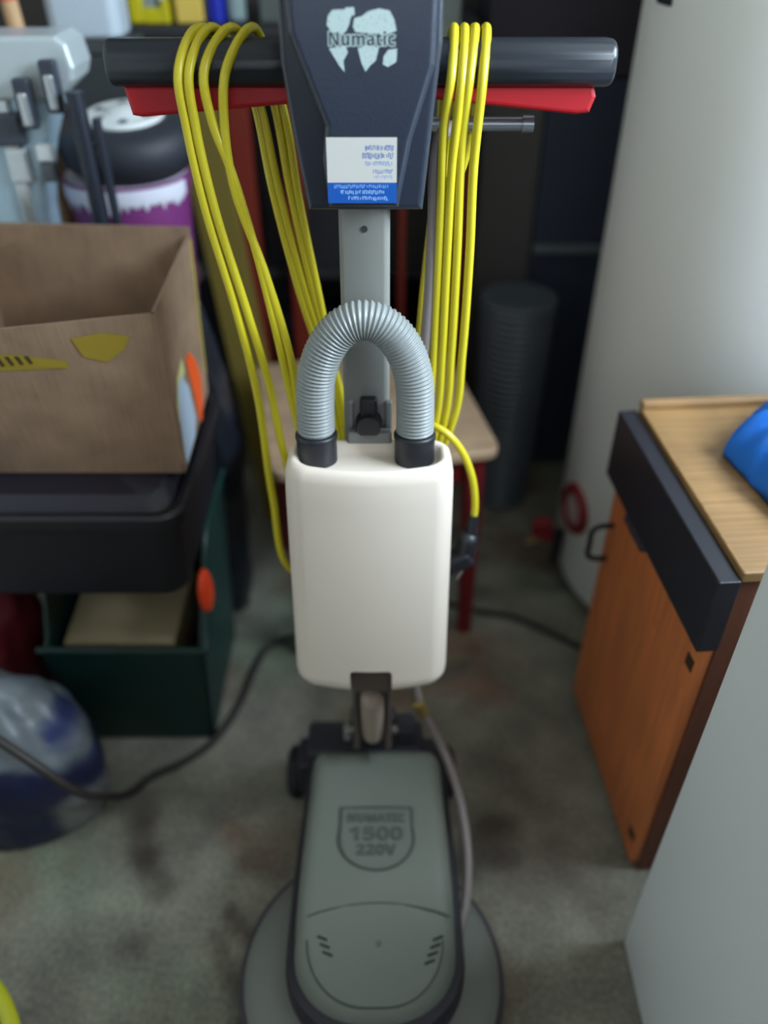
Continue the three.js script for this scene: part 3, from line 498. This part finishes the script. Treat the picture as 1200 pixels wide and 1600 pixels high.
{
  const t = thing('cardboard_box', 'open brown cardboard box with yellow tape, topmost of the left stack', 'box', [-0.52, 0.706, -1.25]);
  const cbm = tex(512, (u, v) => { const g = fbm(u * 5, v * 5, 3, 4) * 0.22 + fbm(u * 90, v * 4, 8, 2) * 0.12; return [142 * (1 + g), 115 * (1 + g), 92 * (1 + g)]; }, 3);
  const cb = std(0xffffff, 0.85, { map: cbm }), y0 = 0.708, y1 = 0.987, th = 0.005;
  const FR = [-0.329, -1.098], FL = [-0.71, -1.0], BL = [-0.715, -1.455], BR = [-0.339, -1.43], fr = [-0.325, -1.1], fl = [-0.70, -1.1], bl = [-0.705, -1.39], brr = [-0.334, -1.37];
  const P = (a, y) => [a[0], y, a[1]];
  part(t, 'bottom_panel', slab([P(fl, y0), P(fr, y0), P(brr, y0), P(bl, y0)], th, [0, 1, 0]), cb);
  const front = part(t, 'front_panel', bentSlab(P(fl, y0), P(fr, y0), P(FR, y1), P(FL, y1), th, [0, 0, -1]), cb);
  part(t, 'back_panel', slab([P(bl, y0), P(brr, y0), P(BR, y1 + 0.012), P(BL, y1 + 0.012)], th, [0, 0, 1]), cb);
  const side = part(t, 'side_panel', slab([P(fr, y0), P(brr, y0), P(BR, y1), P(FR, y1)], th, [-1, 0, 0]), cb);
  part(t, 'side_panel', slab([P(fl, y0), P(bl, y0), P(BL, y1), P(FL, y1)], th, [1, 0, 0]), cb);
  // two inner flaps folded down against the back, with the step between them
  part(t, 'flap', slab([[-0.70, 0.80, -1.425], [-0.525, 0.80, -1.425], [-0.525, 0.995, -1.447], [-0.705, 0.995, -1.448]], 0.005, [0, 0, 1]), cb);
  part(t, 'flap', slab([[-0.518, 0.84, -1.421], [-0.345, 0.86, -1.416], [-0.343, 0.992, -1.432], [-0.518, 0.994, -1.444]], 0.004, [0, 0, 1]), cb);
  // tape and stickers lie on the panels: thin slabs that follow them
  const onF = (x, y, o = 0.0016) => { const s = (y - y0) / (y1 - y0), xa = lerp(-0.70, -0.71, s), xb = lerp(-0.325, -0.329, s), za = lerp(-1.1, -1.0, s), zb = lerp(-1.1, -1.098, s), k = (x - xa) / (xb - xa); return V(x, y, lerp(za, zb, k) + o); };
  const onS = (y, z, o = 0.0008) => { const s = (y - y0) / (y1 - y0), za = lerp(-1.1, -1.098, s), zb = lerp(-1.37, -1.43, s), xa = lerp(-0.325, -0.329, s), xb = lerp(-0.334, -0.339, s), k = (z - za) / (zb - za); return V(lerp(xa, xb, k) + o, y, z); };
  const patch = (pts, on, o) => {   // a polygon laid on a panel, fanned from its middle
    const q = pts.map(([a, b]) => on(a, b, o)), c = q.reduce((s, p) => s.add(p), V(0, 0, 0)).divideScalar(q.length), pos = [];
    q.forEach((p, i) => { const n = q[(i + 1) % q.length]; pos.push(...c.toArray(), ...p.toArray(), ...n.toArray()); });
    const g = new THREE.BufferGeometry(); g.setAttribute('position', new THREE.Float32BufferAttribute(pos, 3)); g.computeVertexNormals(); return g;
  };
  const yt = std(0x97802a, 0.5, { side: THREE.DoubleSide });
  part(front, 'tape', patch([[-0.60, 0.957], [-0.517, 0.943], [-0.458, 0.926], [-0.46, 0.914], [-0.52, 0.917], [-0.60, 0.922]], onF), yt, 'yellow tape');
  part(front, 'tape', patch([[-0.445, 0.962], [-0.40, 0.966], [-0.366, 0.957], [-0.378, 0.936], [-0.405, 0.918], [-0.435, 0.93]], onF), yt, 'yellow tape');
  for (let k = 0; k < 7; k++) { const x = -0.588 + k * 0.0125; part(front, 'printed_stroke', patch([[x, 0.948 - k * 0.0012], [x + 0.006, 0.9475 - k * 0.0012], [x + 0.0095, 0.927], [x + 0.0045, 0.926]], onF, 0.0024), std(0x40361a, 0.6, { side: THREE.DoubleSide })); }
  part(side, 'tape', patch([[0.978, -1.415], [0.978, -1.428], [0.86, -1.40], [0.745, -1.376], [0.745, -1.368], [0.86, -1.388]], onS), std(0xc8b640, 0.5, { side: THREE.DoubleSide }), 'yellow tape');
  part(side, 'sticker', patch([[0.835, -1.148], [0.842, -1.185], [0.80, -1.222], [0.735, -1.232], [0.712, -1.205], [0.712, -1.118], [0.735, -1.113], [0.79, -1.124]], onS), std(0xbcd0e6, 0.45, { side: THREE.DoubleSide }), 'pale blue sticker');
  part(side, 'sticker', patch([[0.845, -1.23], [0.845, -1.262], [0.81, -1.302], [0.765, -1.322], [0.725, -1.31], [0.70, -1.272], [0.72, -1.255], [0.78, -1.245]], onS, 0.0014), std(0xf0591c, 0.5, { side: THREE.DoubleSide }), 'orange sticker');
  part(side, 'sticker', patch([[0.85, -1.16], [0.86, -1.21], [0.835, -1.215], [0.80, -1.15], [0.79, -1.12], [0.82, -1.125]], onS, 0.0004), std(0xd8d890, 0.5, { side: THREE.DoubleSide }), 'pale yellow sticker edge');
}

// ---------------------------------------------------------------- bags on the floor
function blob(c, r, fn, nu = 64, nv = 40) {   // a lumpy closed sack; fn(dir) gives the swelling
  const g = new THREE.SphereGeometry(1, nu, nv), p = g.attributes.position;
  for (let i = 0; i < p.count; i++) { const d = V(p.getX(i), p.getY(i), p.getZ(i)), k = fn(d); p.setXYZ(i, c[0] + d.x * r[0] * k, Math.max(0.002, c[1] + d.y * r[1] * k), c[2] + d.z * r[2] * k); }
  const h = mergeVertices((() => { g.deleteAttribute('uv'); g.deleteAttribute('normal'); return g; })(), 1e-5); h.computeVertexNormals(); return h;
}
{
  const t = thing('plastic_sack', 'clear and dark blue plastic sack on the floor before the green crate', 'bag', [-0.72, 0, -0.98]);
  const g = blob([-0.725, 0.135, -0.95], [0.18, 0.215, 0.118], (d) => 1 + 0.07 * sst(-d.y, 0.1, 0.7) + 0.16 * fbm(d.x * 2.4 + 5, d.y * 2.4, d.z * 2.4, 3) + 0.05 * Math.abs(Math.sin(9 * d.x + 6 * d.y)) * sst(d.y, -0.2, 0.7) + 0.1 * sst(d.x, 0.6, 1) * sst(-d.y, 0, 0.6));
  const p = g.attributes.position, col = new Float32Array(p.count * 3);
  for (let i = 0; i < p.count; i++) {
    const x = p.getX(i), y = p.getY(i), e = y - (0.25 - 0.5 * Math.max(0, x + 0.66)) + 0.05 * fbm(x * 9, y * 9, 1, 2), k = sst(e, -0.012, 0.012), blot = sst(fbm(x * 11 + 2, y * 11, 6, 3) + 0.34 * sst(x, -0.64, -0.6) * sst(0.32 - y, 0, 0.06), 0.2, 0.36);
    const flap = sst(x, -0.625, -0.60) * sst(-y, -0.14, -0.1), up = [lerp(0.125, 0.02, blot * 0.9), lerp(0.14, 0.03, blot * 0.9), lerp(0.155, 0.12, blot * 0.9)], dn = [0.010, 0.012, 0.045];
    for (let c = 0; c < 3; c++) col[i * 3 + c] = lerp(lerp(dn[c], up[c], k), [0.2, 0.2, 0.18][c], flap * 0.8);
  }
  g.setAttribute('color', new THREE.BufferAttribute(col, 3));
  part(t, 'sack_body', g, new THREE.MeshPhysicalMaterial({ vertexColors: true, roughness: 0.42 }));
  part(t, 'tied_neck', blob([-0.76, 0.335, -0.965], [0.05, 0.035, 0.04], (d) => 1 + 0.3 * fbm(d.x * 3, d.y * 3, d.z * 3 + 4, 2), 32, 20), std(0x9a9ea4, 0.35));
}
{
  const t = thing('red_sack', 'dark red sack at the left edge, beside the black bin', 'bag', [-0.83, 0, -1.15]);
  part(t, 'sack_body', blob([-0.83, 0.2, -1.24], [0.105, 0.22, 0.08], (d) => 1 + 0.22 * fbm(d.x * 2.2, d.y * 2.2 + 7, d.z * 2.2, 3)), std(0x5c0a16, 0.55));
}
{
  const t = thing('rubbish_bag', 'black rubbish bag squeezed between the left stack and the stool', 'bag', [-0.385, 0, -1.51]);
  part(t, 'bag_body', blob([-0.388, 0.39, -1.512], [0.07, 0.43, 0.046], (d) => 1 + 0.22 * fbm(d.x * 2.5 + 1, d.y * 4, d.z * 2.5, 3) + 0.05 * Math.abs(Math.sin(8 * d.y + 4 * d.x))), std(0x191c24, 0.32, { clearcoat: 0.2 }));
}
{
  const t = thing('basin', 'green basin with a yellow rim on the floor at the lower left', 'basin', [-0.76, 0, -0.36]);
  const g = new THREE.LatheGeometry([[0.0, 0.0], [0.165, 0.0], [0.175, 0.008], [0.205, 0.13], [0.2, 0.13], [0.168, 0.012], [0, 0.012]].map(([a, b]) => new THREE.Vector2(a, b)), 64); g.scale(1.2, 1, 1.2); g.translate(-0.76, 0, -0.36); part(t, 'bowl', g, std(0x2f5a22, 0.5));
  const r = new THREE.TorusGeometry(0.205, 0.011, 10, 72); r.rotateX(Math.PI / 2); r.scale(1.2, 1, 1.2); r.translate(-0.76, 0.132, -0.36); part(t, 'rim', r, std(0xa8a820, 0.45));
}
{
  const t = thing('floor_cable', 'black cable lying in a loop on the concrete floor, left of the polisher', 'cable', [-0.4, 0, -1.15]);
  part(t, 'cable_run', tube([V(-1.2, 0.009, -1.0), V(-1.02, 0.012, -0.93), V(-0.93, 0.1, -0.87), V(-0.84, 0.3, -0.83), V(-0.74, 0.40, -0.84), V(-0.66, 0.405, -0.83), V(-0.609, 0.38, -0.81), V(-0.556, 0.335, -0.795), V(-0.523, 0.26, -0.805), V(-0.522, 0.12, -0.885), V(-0.508, 0.02, -0.96), V(-0.478, 0.009, -1.005), V(-0.429, 0.009, -1.034), V(-0.371, 0.009, -1.087), V(-0.324, 0.009, -1.19), V(-0.303, 0.009, -1.3), V(-0.278, 0.009, -1.365), V(-0.2, 0.009, -1.41), V(-0.05, 0.009, -1.47), V(0.1, 0.009, -1.515), V(0.164, 0.009, -1.513), V(0.235, 0.009, -1.488), V(0.322, 0.009, -1.468), V(0.396, 0.009, -1.423), V(0.478, 0.009, -1.36), V(0.53, 0.009, -1.32)], 0.0075, 320, 10), M.blackCable);
}

// ---------------------------------------------------------------- bench behind the stack, with case, bucket and wheel
{
  const t = thing('bench', 'low wooden bench behind the cardboard box, carrying the aluminium case', 'bench', [-0.85, 0, -1.72]);
  const wm = std(0x5a4632, 0.7, { bumpMap: grain, bumpScale: 0.002 });
  for (let k = 0; k < 3; k++) part(t, 'plank', rbox(-1.35, -0.45, 0.70, 0.74, -1.57 - (k + 1) * 0.125, -1.57 - k * 0.125 - 0.006, 0.004), wm);
  for (const x of [-1.32, -0.51]) for (const z of [-1.61, -1.9]) part(t, 'leg', rbox(x - 0.03, x + 0.03, 0, 0.70, z - 0.03, z + 0.03, 0.004), wm);
}
{
  const t = thing('aluminium_case', 'pale aluminium tool case with dark latches at the upper left', 'case', [-0.8, 0.741, -1.65]);
  const am = std(0xc3ced2, 0.38, { metalness: 0.35 }), bm = std(0xaec6d4, 0.36, { metalness: 0.35 }), dk = std(0x343a46, 0.4), ed = std(0xd5dce0, 0.25, { metalness: 0.7 });
  const x1 = -0.562;
  part(t, 'case_body', (() => { const s = new THREE.Shape(); [[-1.06, 0.75], [x1 - 0.085, 0.75], [x1 - 0.072, 0.99], [x1 - 0.045, 1.1], [x1 - 0.006, 1.178], [-1.06, 1.178]].forEach(([x, y], i) => (i ? s.lineTo(x, y) : s.moveTo(x, y))); s.closePath(); const g = new THREE.ExtrudeGeometry(s, { depth: 0.07, bevelEnabled: true, bevelSize: 0.008, bevelThickness: 0.008, bevelSegments: 3 }); g.translate(0, 0, -1.608); return g; })(), bm);
  const lid = part(t, 'case_lid', (() => { const s = new THREE.Shape(); [[-1.08, 1.2], [x1 - 0.002, 1.186], [x1 + 0.034, 1.214], [x1 + 0.04, 1.23], [x1 + 0.035, 1.26], [x1 + 0.024, 1.268], [-1.08, 1.268]].forEach(([x, y], i) => (i ? s.lineTo(x, y) : s.moveTo(x, y))); s.closePath(); const g = new THREE.ExtrudeGeometry(s, { depth: 0.09, bevelEnabled: true, bevelSize: 0.008, bevelThickness: 0.008, bevelSegments: 3 }); g.translate(0, 0, -1.62); return g; })(), am);
  part(t, 'edge_strip', rbox(-0.663, -0.639, 0.745, 1.18, -1.535, -1.522, 0.003), ed);
  for (const [x, y0, y1] of [[-0.55, 1.165, 1.245], [-0.6, 1.14, 1.218]]) {
    const l = part(t, 'latch', rbox(x - 0.014, x + 0.014, y0, y1, -1.515, -1.495, 0.005, 3), dk);
    part(l, 'latch_lever', rbox(x - 0.006, x + 0.009, y0 + 0.006, y1 - 0.02, -1.498, -1.486, 0.004, 3), std(0xcfd6da, 0.22, { metalness: 0.8 }));
  }
  const l2 = part(t, 'side_clip', rbox(-0.606, -0.58, 1.05, 1.082, -1.53, -1.51, 0.004), std(0x6a727a, 0.3, { metalness: 0.7 })); part(l2, 'clip_top', rbox(-0.606, -0.58, 1.085, 1.112, -1.53, -1.508, 0.004), std(0xe2e8ea, 0.35));
  const h = part(t, 'handle', merge([rbox(-0.72, -0.622, 1.108, 1.162, -1.535, -1.512, 0.008, 3)]), std(0x434a56, 0.45), 'dark grey case handle');
  part(h, 'handle_plate', rbox(-0.665, -0.628, 1.045, 1.105, -1.534, -1.518, 0.005), ed);
}
{
  const t = thing('purple_bucket', 'purple bucket with a torn white label, under the small wheel', 'bucket', [-0.508, 0.741, -1.69]);
  const cx = -0.508, cz = -1.69, pm = std(0x74306e, 0.5);
  const g = new THREE.LatheGeometry([[0, 0], [0.1, 0], [0.103, 0.006], [0.117, 0.25], [0.122, 0.252], [0.123, 0.278], [0.118, 0.28], [0.111, 0.276], [0.097, 0.01], [0, 0.01]].map(([a, b]) => new THREE.Vector2(a, b)), 64); g.translate(cx, 0.741, cz);
  const b = part(t, 'pail', toCreasedNormals(g, 0.6), pm);
  const n = 60, pos = [], idx = []; for (let i = 0; i <= n; i++) { const a = lerp(-1.35, 1.3, i / n), lo = 0.246 - 0.03 * Math.abs(fbm(i * 0.23, 3, 1, 3)) * 2 - 0.012 * (i % 7 === 0 ? 1 : 0); for (const [r, y] of [[0.1185 + (lo - 0.25) * 0.055, lo], [0.1245, 0.25], [0.1245, 0.275]]) pos.push(cx + r * Math.sin(a), 0.741 + y, cz + r * Math.cos(a)); }
  for (let i = 0; i < n; i++) for (let k = 0; k < 2; k++) { const a = i * 3 + k; idx.push(a, a + 3, a + 1, a + 1, a + 3, a + 4); }
  const lg = new THREE.BufferGeometry(); lg.setAttribute('position', new THREE.Float32BufferAttribute(pos, 3)); lg.setIndex(idx); lg.computeVertexNormals(); part(b, 'torn_label', lg, std(0xd8d8e6, 0.4, { side: THREE.DoubleSide }), 'torn white label');
  const lidG = new THREE.CylinderGeometry(0.117, 0.117, 0.006, 48); lidG.translate(cx, 0.741 + 0.278, cz); part(t, 'lid', lidG, std(0xd0d0d8, 0.5));
}
{
  const t = thing('cart_wheel', 'small black rubber wheel with a white hub lying on the purple bucket', 'wheel', [-0.492, 1.02, -1.69]);
  const cx = -0.49, cz = -1.688, y = 1.0235, lean = new THREE.Matrix4().makeTranslation(cx, y + 0.014, cz).multiply(new THREE.Matrix4().makeRotationX(0.12)).multiply(new THREE.Matrix4().makeTranslation(-cx, -y, -cz)), wp = (par, n, g, m) => part(par, n, g.applyMatrix4(lean), m);   // lies tipped on the lid
  const g = new THREE.LatheGeometry([[0.074, 0.0], [0.112, 0.0], [0.129, 0.02], [0.133, 0.043], [0.129, 0.066], [0.114, 0.082], [0.088, 0.088], [0.074, 0.086], [0.074, 0.0]].map(([a, b]) => new THREE.Vector2(a, b)), 64); g.translate(cx, y, cz); wp(t, 'tyre', g, std(0x23262f, 0.6));
  const hb = wp(t, 'hub', (() => { const q = new THREE.LatheGeometry([[0, 0.01], [0.075, 0.01], [0.075, 0.09], [0.07, 0.094], [0.056, 0.092], [0.03, 0.095], [0.022, 0.102], [0, 0.102]].map(([a, b]) => new THREE.Vector2(a, b)), 48); q.translate(cx, y, cz); return q; })(), std(0xd8dcdc, 0.5));
  for (let k = 0; k < 6; k++) { const a = k * Math.PI / 3 + 0.3; wp(hb, 'hub_hole', cyl(V(cx + 0.05 * Math.cos(a), y + 0.082, cz + 0.05 * Math.sin(a)), V(cx + 0.05 * Math.cos(a), y + 0.0955, cz + 0.05 * Math.sin(a)), 0.0085, 0.0085, 14), std(0x6a7072, 0.6)); }
  wp(hb, 'red_spot', cyl(V(cx + 0.06, y + 0.083, cz + 0.012), V(cx + 0.06, y + 0.0955, cz + 0.012), 0.011, 0.011, 16), std(0xb8404a, 0.5));
}
{
  const t = thing('black_pole', 'black two-tube metal pole standing between the aluminium case and the small wheel', 'pole', [-0.51, 0, -1.495]);
  part(t, 'pole_shaft', merge([cyl(V(-0.50, 0.0, -1.488), V(-0.511, 1.2, -1.49), 0.015, 0.015, 16), cyl(V(-0.472, 0.0, -1.484), V(-0.482, 1.16, -1.487), 0.008, 0.008, 12), cyl(V(-0.511, 1.12, -1.49), V(-0.482, 1.12, -1.487), 0.006, 0.006, 10)]), std(0x252a36, 0.4));
}
{
  const d = thing('dark_crate', 'dark grey closed box on the bench behind the aluminium case', 'box', [-0.55, 0.741, -1.88]);
  part(d, 'crate_body', rbox(-0.68, -0.50, 0.741, 1.2, -1.935, -1.835, 0.006), std(0x34383a, 0.7)); part(d, 'lid', rbox(-0.684, -0.496, 1.2, 1.225, -1.938, -1.832, 0.005), std(0x3c4042, 0.65));
  const t = thing('plastic_canister', 'pale grey-white plastic canister on the dark box behind the aluminium case', 'canister', [-0.575, 1.226, -1.89]);
  const w = 0.072, R = (k, y) => rrect(w * k, 0.05 * k, 0.025, 5).map(([x, z]) => [-0.585 + x, y, -1.885 + z]).reverse();
  part(t, 'canister_body', loft([R(0.92, 1.226), R(1, 1.238), R(1, 1.46), R(0.9, 1.5), R(0.5, 1.52), R(0.42, 1.55)], true, true), std(0xb4c0ca, 0.5));
  part(t, 'screw_cap', cyl(V(-0.585, 1.55, -1.885), V(-0.585, 1.58, -1.885), 0.026, 0.026, 20), std(0xd0d4d8, 0.5));
}
{
  const t = thing('wooden_handle', 'wooden tool handle with a red tip standing behind the aluminium case', 'tool handle', [-0.69, 0.741, -1.87]);
  const h = part(t, 'shaft', cyl(V(-0.665, 0.741, -1.77), V(-0.692, 1.31, -1.77), 0.0155, 0.0155, 18), std(0xc09a70, 0.6));
  part(h, 'painted_tip', cyl(V(-0.6915, 1.3, -1.77), V(-0.6955, 1.385, -1.77), 0.0165, 0.0165, 18), std(0xc8543e, 0.5), 'red painted tip');
}

// ---------------------------------------------------------------- leaning plank, shelving and dark cabinet at the back
{
  const t = thing('plank_board', 'dull yellow painted plank leaning behind the rubbish bag', 'plank', [-0.30, 0, -1.8]);
  const a = V(-0.292, 0.0, -1.86), b = V(-0.43, 1.16, -1.99), d = b.clone().sub(a), g = new RoundedBoxGeometry(0.098, d.length(), 0.028, 2, 0.004);
  g.rotateZ(Math.atan2(-d.x, d.y)); g.rotateX(Math.atan2(d.z, d.y)); g.translate((a.x + b.x) / 2, (a.y + b.y) / 2 + 0.012, (a.z + b.z) / 2); part(t, 'plank_face', boxUV(g), std(0x6c5c1e, 0.7, { bumpMap: grain, bumpScale: 0.001 }));
}
{
  const t = thing('shelving_unit', 'dark shelving unit with red posts behind the polisher', 'shelf', [-0.2, 0, -2.3]);
  const red = std(0x7a2414, 0.6), dk = std(0x2a2b30, 0.7);
  for (const [x, w] of [[-0.345, 0.052], [-0.222, 0.046], [0.046, 0.018], [0.2, 0.03], [-0.66, 0.03]]) part(t, 'post', rbox(x - w / 2, x + w / 2, 0, 1.2, -2.13, -2.085, 0.003), red);
  for (const x of [-0.66, 0.2]) part(t, 'post', rbox(x - 0.015, x + 0.015, 0, 1.2, -2.46, -2.43, 0.003), red);
  for (const y of [0.08, 0.62, 1.2]) part(t, 'shelf_board', rbox(-0.68, 0.22, y, y + 0.02, -2.47, y > 1 ? -2.06 : -2.14, 0.003), dk);
  part(t, 'back_panel', rbox(-0.68, 0.22, 0.08, 1.2, -2.485, -2.472, 0.002), std(0x1d1d22, 0.8));
}
{
  const mk = (x0, x1, y0, h, col, label) => { const t = thing('storage_bin', label, 'bin', [(x0 + x1) / 2, y0, -2.3]); const R = (k, y) => rrect((x1 - x0) / 2 * k, 0.13 * k, 0.015, 4).map(([x, z]) => [(x0 + x1) / 2 + x, y, -2.3 + z]).reverse(); part(t, 'bin_body', loft([R(0.9, y0), R(1, y0 + h - 0.03), R(1.03, y0 + h - 0.028), R(1.03, y0 + h)], true, true, 0.6), std(col, 0.6)); return t; };
  mk(-0.32, -0.06, 0.642, 0.34, 0x24262c, 'dark bin on the middle shelf, seen left of the polisher column');
  mk(-0.04, 0.17, 0.642, 0.27, 0x2e302e, 'dark grey-green bin on the middle shelf, seen right of the polisher column');
  mk(-0.30, 0.12, 0.102, 0.34, 0x1c1c22, 'black bin on the lowest shelf behind the stool');
}
// goods on the top shelf, cut by the top edge of the picture
{
  const y = 1.2215, z = -2.14;
  const yc = thing('drill_case', 'bright yellow plastic case with a grey window on the top shelf', 'case', [-0.5, y, z]);
  part(yc, 'case_shell', merge([rbox(-0.562, -0.532, y, y + 0.25, z - 0.06, z + 0.04, 0.006), rbox(-0.532, -0.49, y, y + 0.03, z - 0.06, z + 0.04, 0.004), rbox(-0.56, -0.474, y + 0.15, y + 0.25, z - 0.06, z + 0.04, 0.006), rbox(-0.49, -0.474, y, y + 0.045, z - 0.06, z + 0.042, 0.003)]), std(0xc9bc18, 0.45));
  part(yc, 'window_pane', rbox(-0.531, -0.486, y + 0.03, y + 0.15, z + 0.01, z + 0.028, 0.002), std(0x8d979a, 0.25));
  part(yc, 'white_strip', rbox(-0.495, -0.48, y + 0.046, y + 0.15, z + 0.02, z + 0.04, 0.003), std(0xe6ecee, 0.35));
  const oc = thing('ochre_tin', 'small dull ochre tin left of the yellow case on the top shelf', 'tin', [-0.6, y, z]);
  part(oc, 'tin_body', cyl(V(-0.598, y, z), V(-0.598, y + 0.062, z), 0.03, 0.03, 28), std(0x8f6e20, 0.5)); part(oc, 'lid', cyl(V(-0.598, y + 0.062, z), V(-0.598, y + 0.07, z), 0.0315, 0.0315, 28), std(0x7a6a40, 0.4));
  const cr = thing('cream_box', 'cream-yellow carton on the top shelf, right of the yellow case', 'carton', [-0.43, y, z]);
  part(cr, 'carton_body', rbox(-0.461, -0.402, y, y + 0.2, z - 0.04, z + 0.03, 0.003), std(0xe2c25a, 0.6)); part(cr, 'lid_flap', rbox(-0.462, -0.401, y + 0.2, y + 0.205, z - 0.041, z + 0.031, 0.001), std(0xd8b850, 0.6));
  const bb = thing('blue_spray_can', 'deep blue can on the top shelf beside the cream carton', 'can', [-0.37, y, z]);
  part(bb, 'can_body', cyl(V(-0.376, y, z), V(-0.376, y + 0.16, z), 0.0225, 0.0225, 28), std(0x1128a8, 0.35)); part(bb, 'cap', cyl(V(-0.376, y + 0.16, z), V(-0.376, y + 0.2, z), 0.019, 0.017, 24), std(0x1a2a8a, 0.4));
  const gb = thing('grey_bottle', 'pale grey bottle on the top shelf, right of the blue can', 'bottle', [-0.33, y, z]);
  const lg = new THREE.LatheGeometry([[0, 0], [0.02, 0], [0.021, 0.01], [0.021, 0.15], [0.01, 0.18], [0.01, 0.2], [0, 0.2]].map(([a, b]) => new THREE.Vector2(a, b)), 28); lg.translate(-0.33, y, z); part(gb, 'bottle_body', lg, std(0x8fa2a4, 0.3)); part(gb, 'bottle_cap', cyl(V(-0.33, y + 0.2, z), V(-0.33, y + 0.22, z), 0.011, 0.011, 18), std(0xd0d4d4, 0.4));
  const rb = thing('grey_tin', 'grey-green tin with a red top on the top shelf, beside the polisher head', 'tin', [-0.245, y, z]);
  part(rb, 'tin_body', rbox(-0.275, -0.212, y, y + 0.062, z - 0.05, z + 0.03, 0.004), std(0x5a605c, 0.5)); part(rb, 'lid', rbox(-0.268, -0.222, y + 0.062, y + 0.12, z - 0.045, z + 0.025, 0.004), std(0x8a1420, 0.5), 'red top');
  const gp = thing('grey_post', 'grey-green upright post right of the polisher head', 'post', [0.15, 0, -2.02]);
  part(gp, 'post_shaft', rbox(0.118, 0.162, 0.0, 1.75, -2.045, -2.01, 0.003), std(0x747c78, 0.6)); part(gp, 'foot_plate', rbox(0.1, 0.18, 0, 0.006, -2.065, -1.99, 0.002), std(0x4a4e4c, 0.6));
}
{
  const t = thing('dark_cabinet', 'tall dark cabinet in the shade left of the hot water tank', 'cabinet', [0.45, 0, -2.3]);
  const sh = std(0x2a2a34, 0.6);
  part(t, 'carcass', rbox(0.24, 0.66, 0.02, 1.75, -2.5, -2.17, 0.004), sh);
  part(t, 'door', rbox(0.242, 0.388, 0.03, 1.1, -2.168, -2.15, 0.003), std(0x4c4a48, 0.65), 'grey-brown door');
  const d2 = part(t, 'door', rbox(0.392, 0.655, 0.03, 1.1, -2.168, -2.15, 0.003), std(0x2c3546, 0.5), 'dark blue-grey door');
  part(t, 'drawer', rbox(0.242, 0.655, 1.11, 1.34, -2.168, -2.15, 0.003), std(0x2c2630, 0.6));
  part(t, 'drawer', rbox(0.242, 0.655, 1.35, 1.6, -2.168, -2.15, 0.003), std(0x38262c, 0.6));
  part(d2, 'ledge', rbox(0.392, 0.655, 0.695, 0.713, -2.15, -2.12, 0.004), std(0x5d666a, 0.5), 'grey ledge');
  part(t, 'plinth', rbox(0.25, 0.65, 0.0, 0.02, -2.48, -2.2, 0.002), sh);
}
{
  const t = thing('flexible_duct', 'dark grey ribbed duct standing between the stool and the hot water tank', 'duct', [0.35, 0, -1.97]);
  const pr = [], cx = 0.345, cz = -1.985; for (let i = 0; i <= 34; i++) { const y = 0.003 + i * 0.0182, r = lerp(0.08, 0.099, i / 34); pr.push(new THREE.Vector2(r - 0.012, y), new THREE.Vector2(r - 0.002, y + 0.005), new THREE.Vector2(r, y + 0.009), new THREE.Vector2(r - 0.002, y + 0.0132)); }
  const out = [new THREE.Vector2(0, 0.003), ...pr, new THREE.Vector2(0.086, 0.64), new THREE.Vector2(0.07, 0.634), new THREE.Vector2(0, 0.63)];
  const g = new THREE.LatheGeometry(out, 40); g.translate(cx, 0, cz); part(t, 'ribbed_wall', g, std(0x4c535a, 0.38));
}
renderer.render(scene, camera);
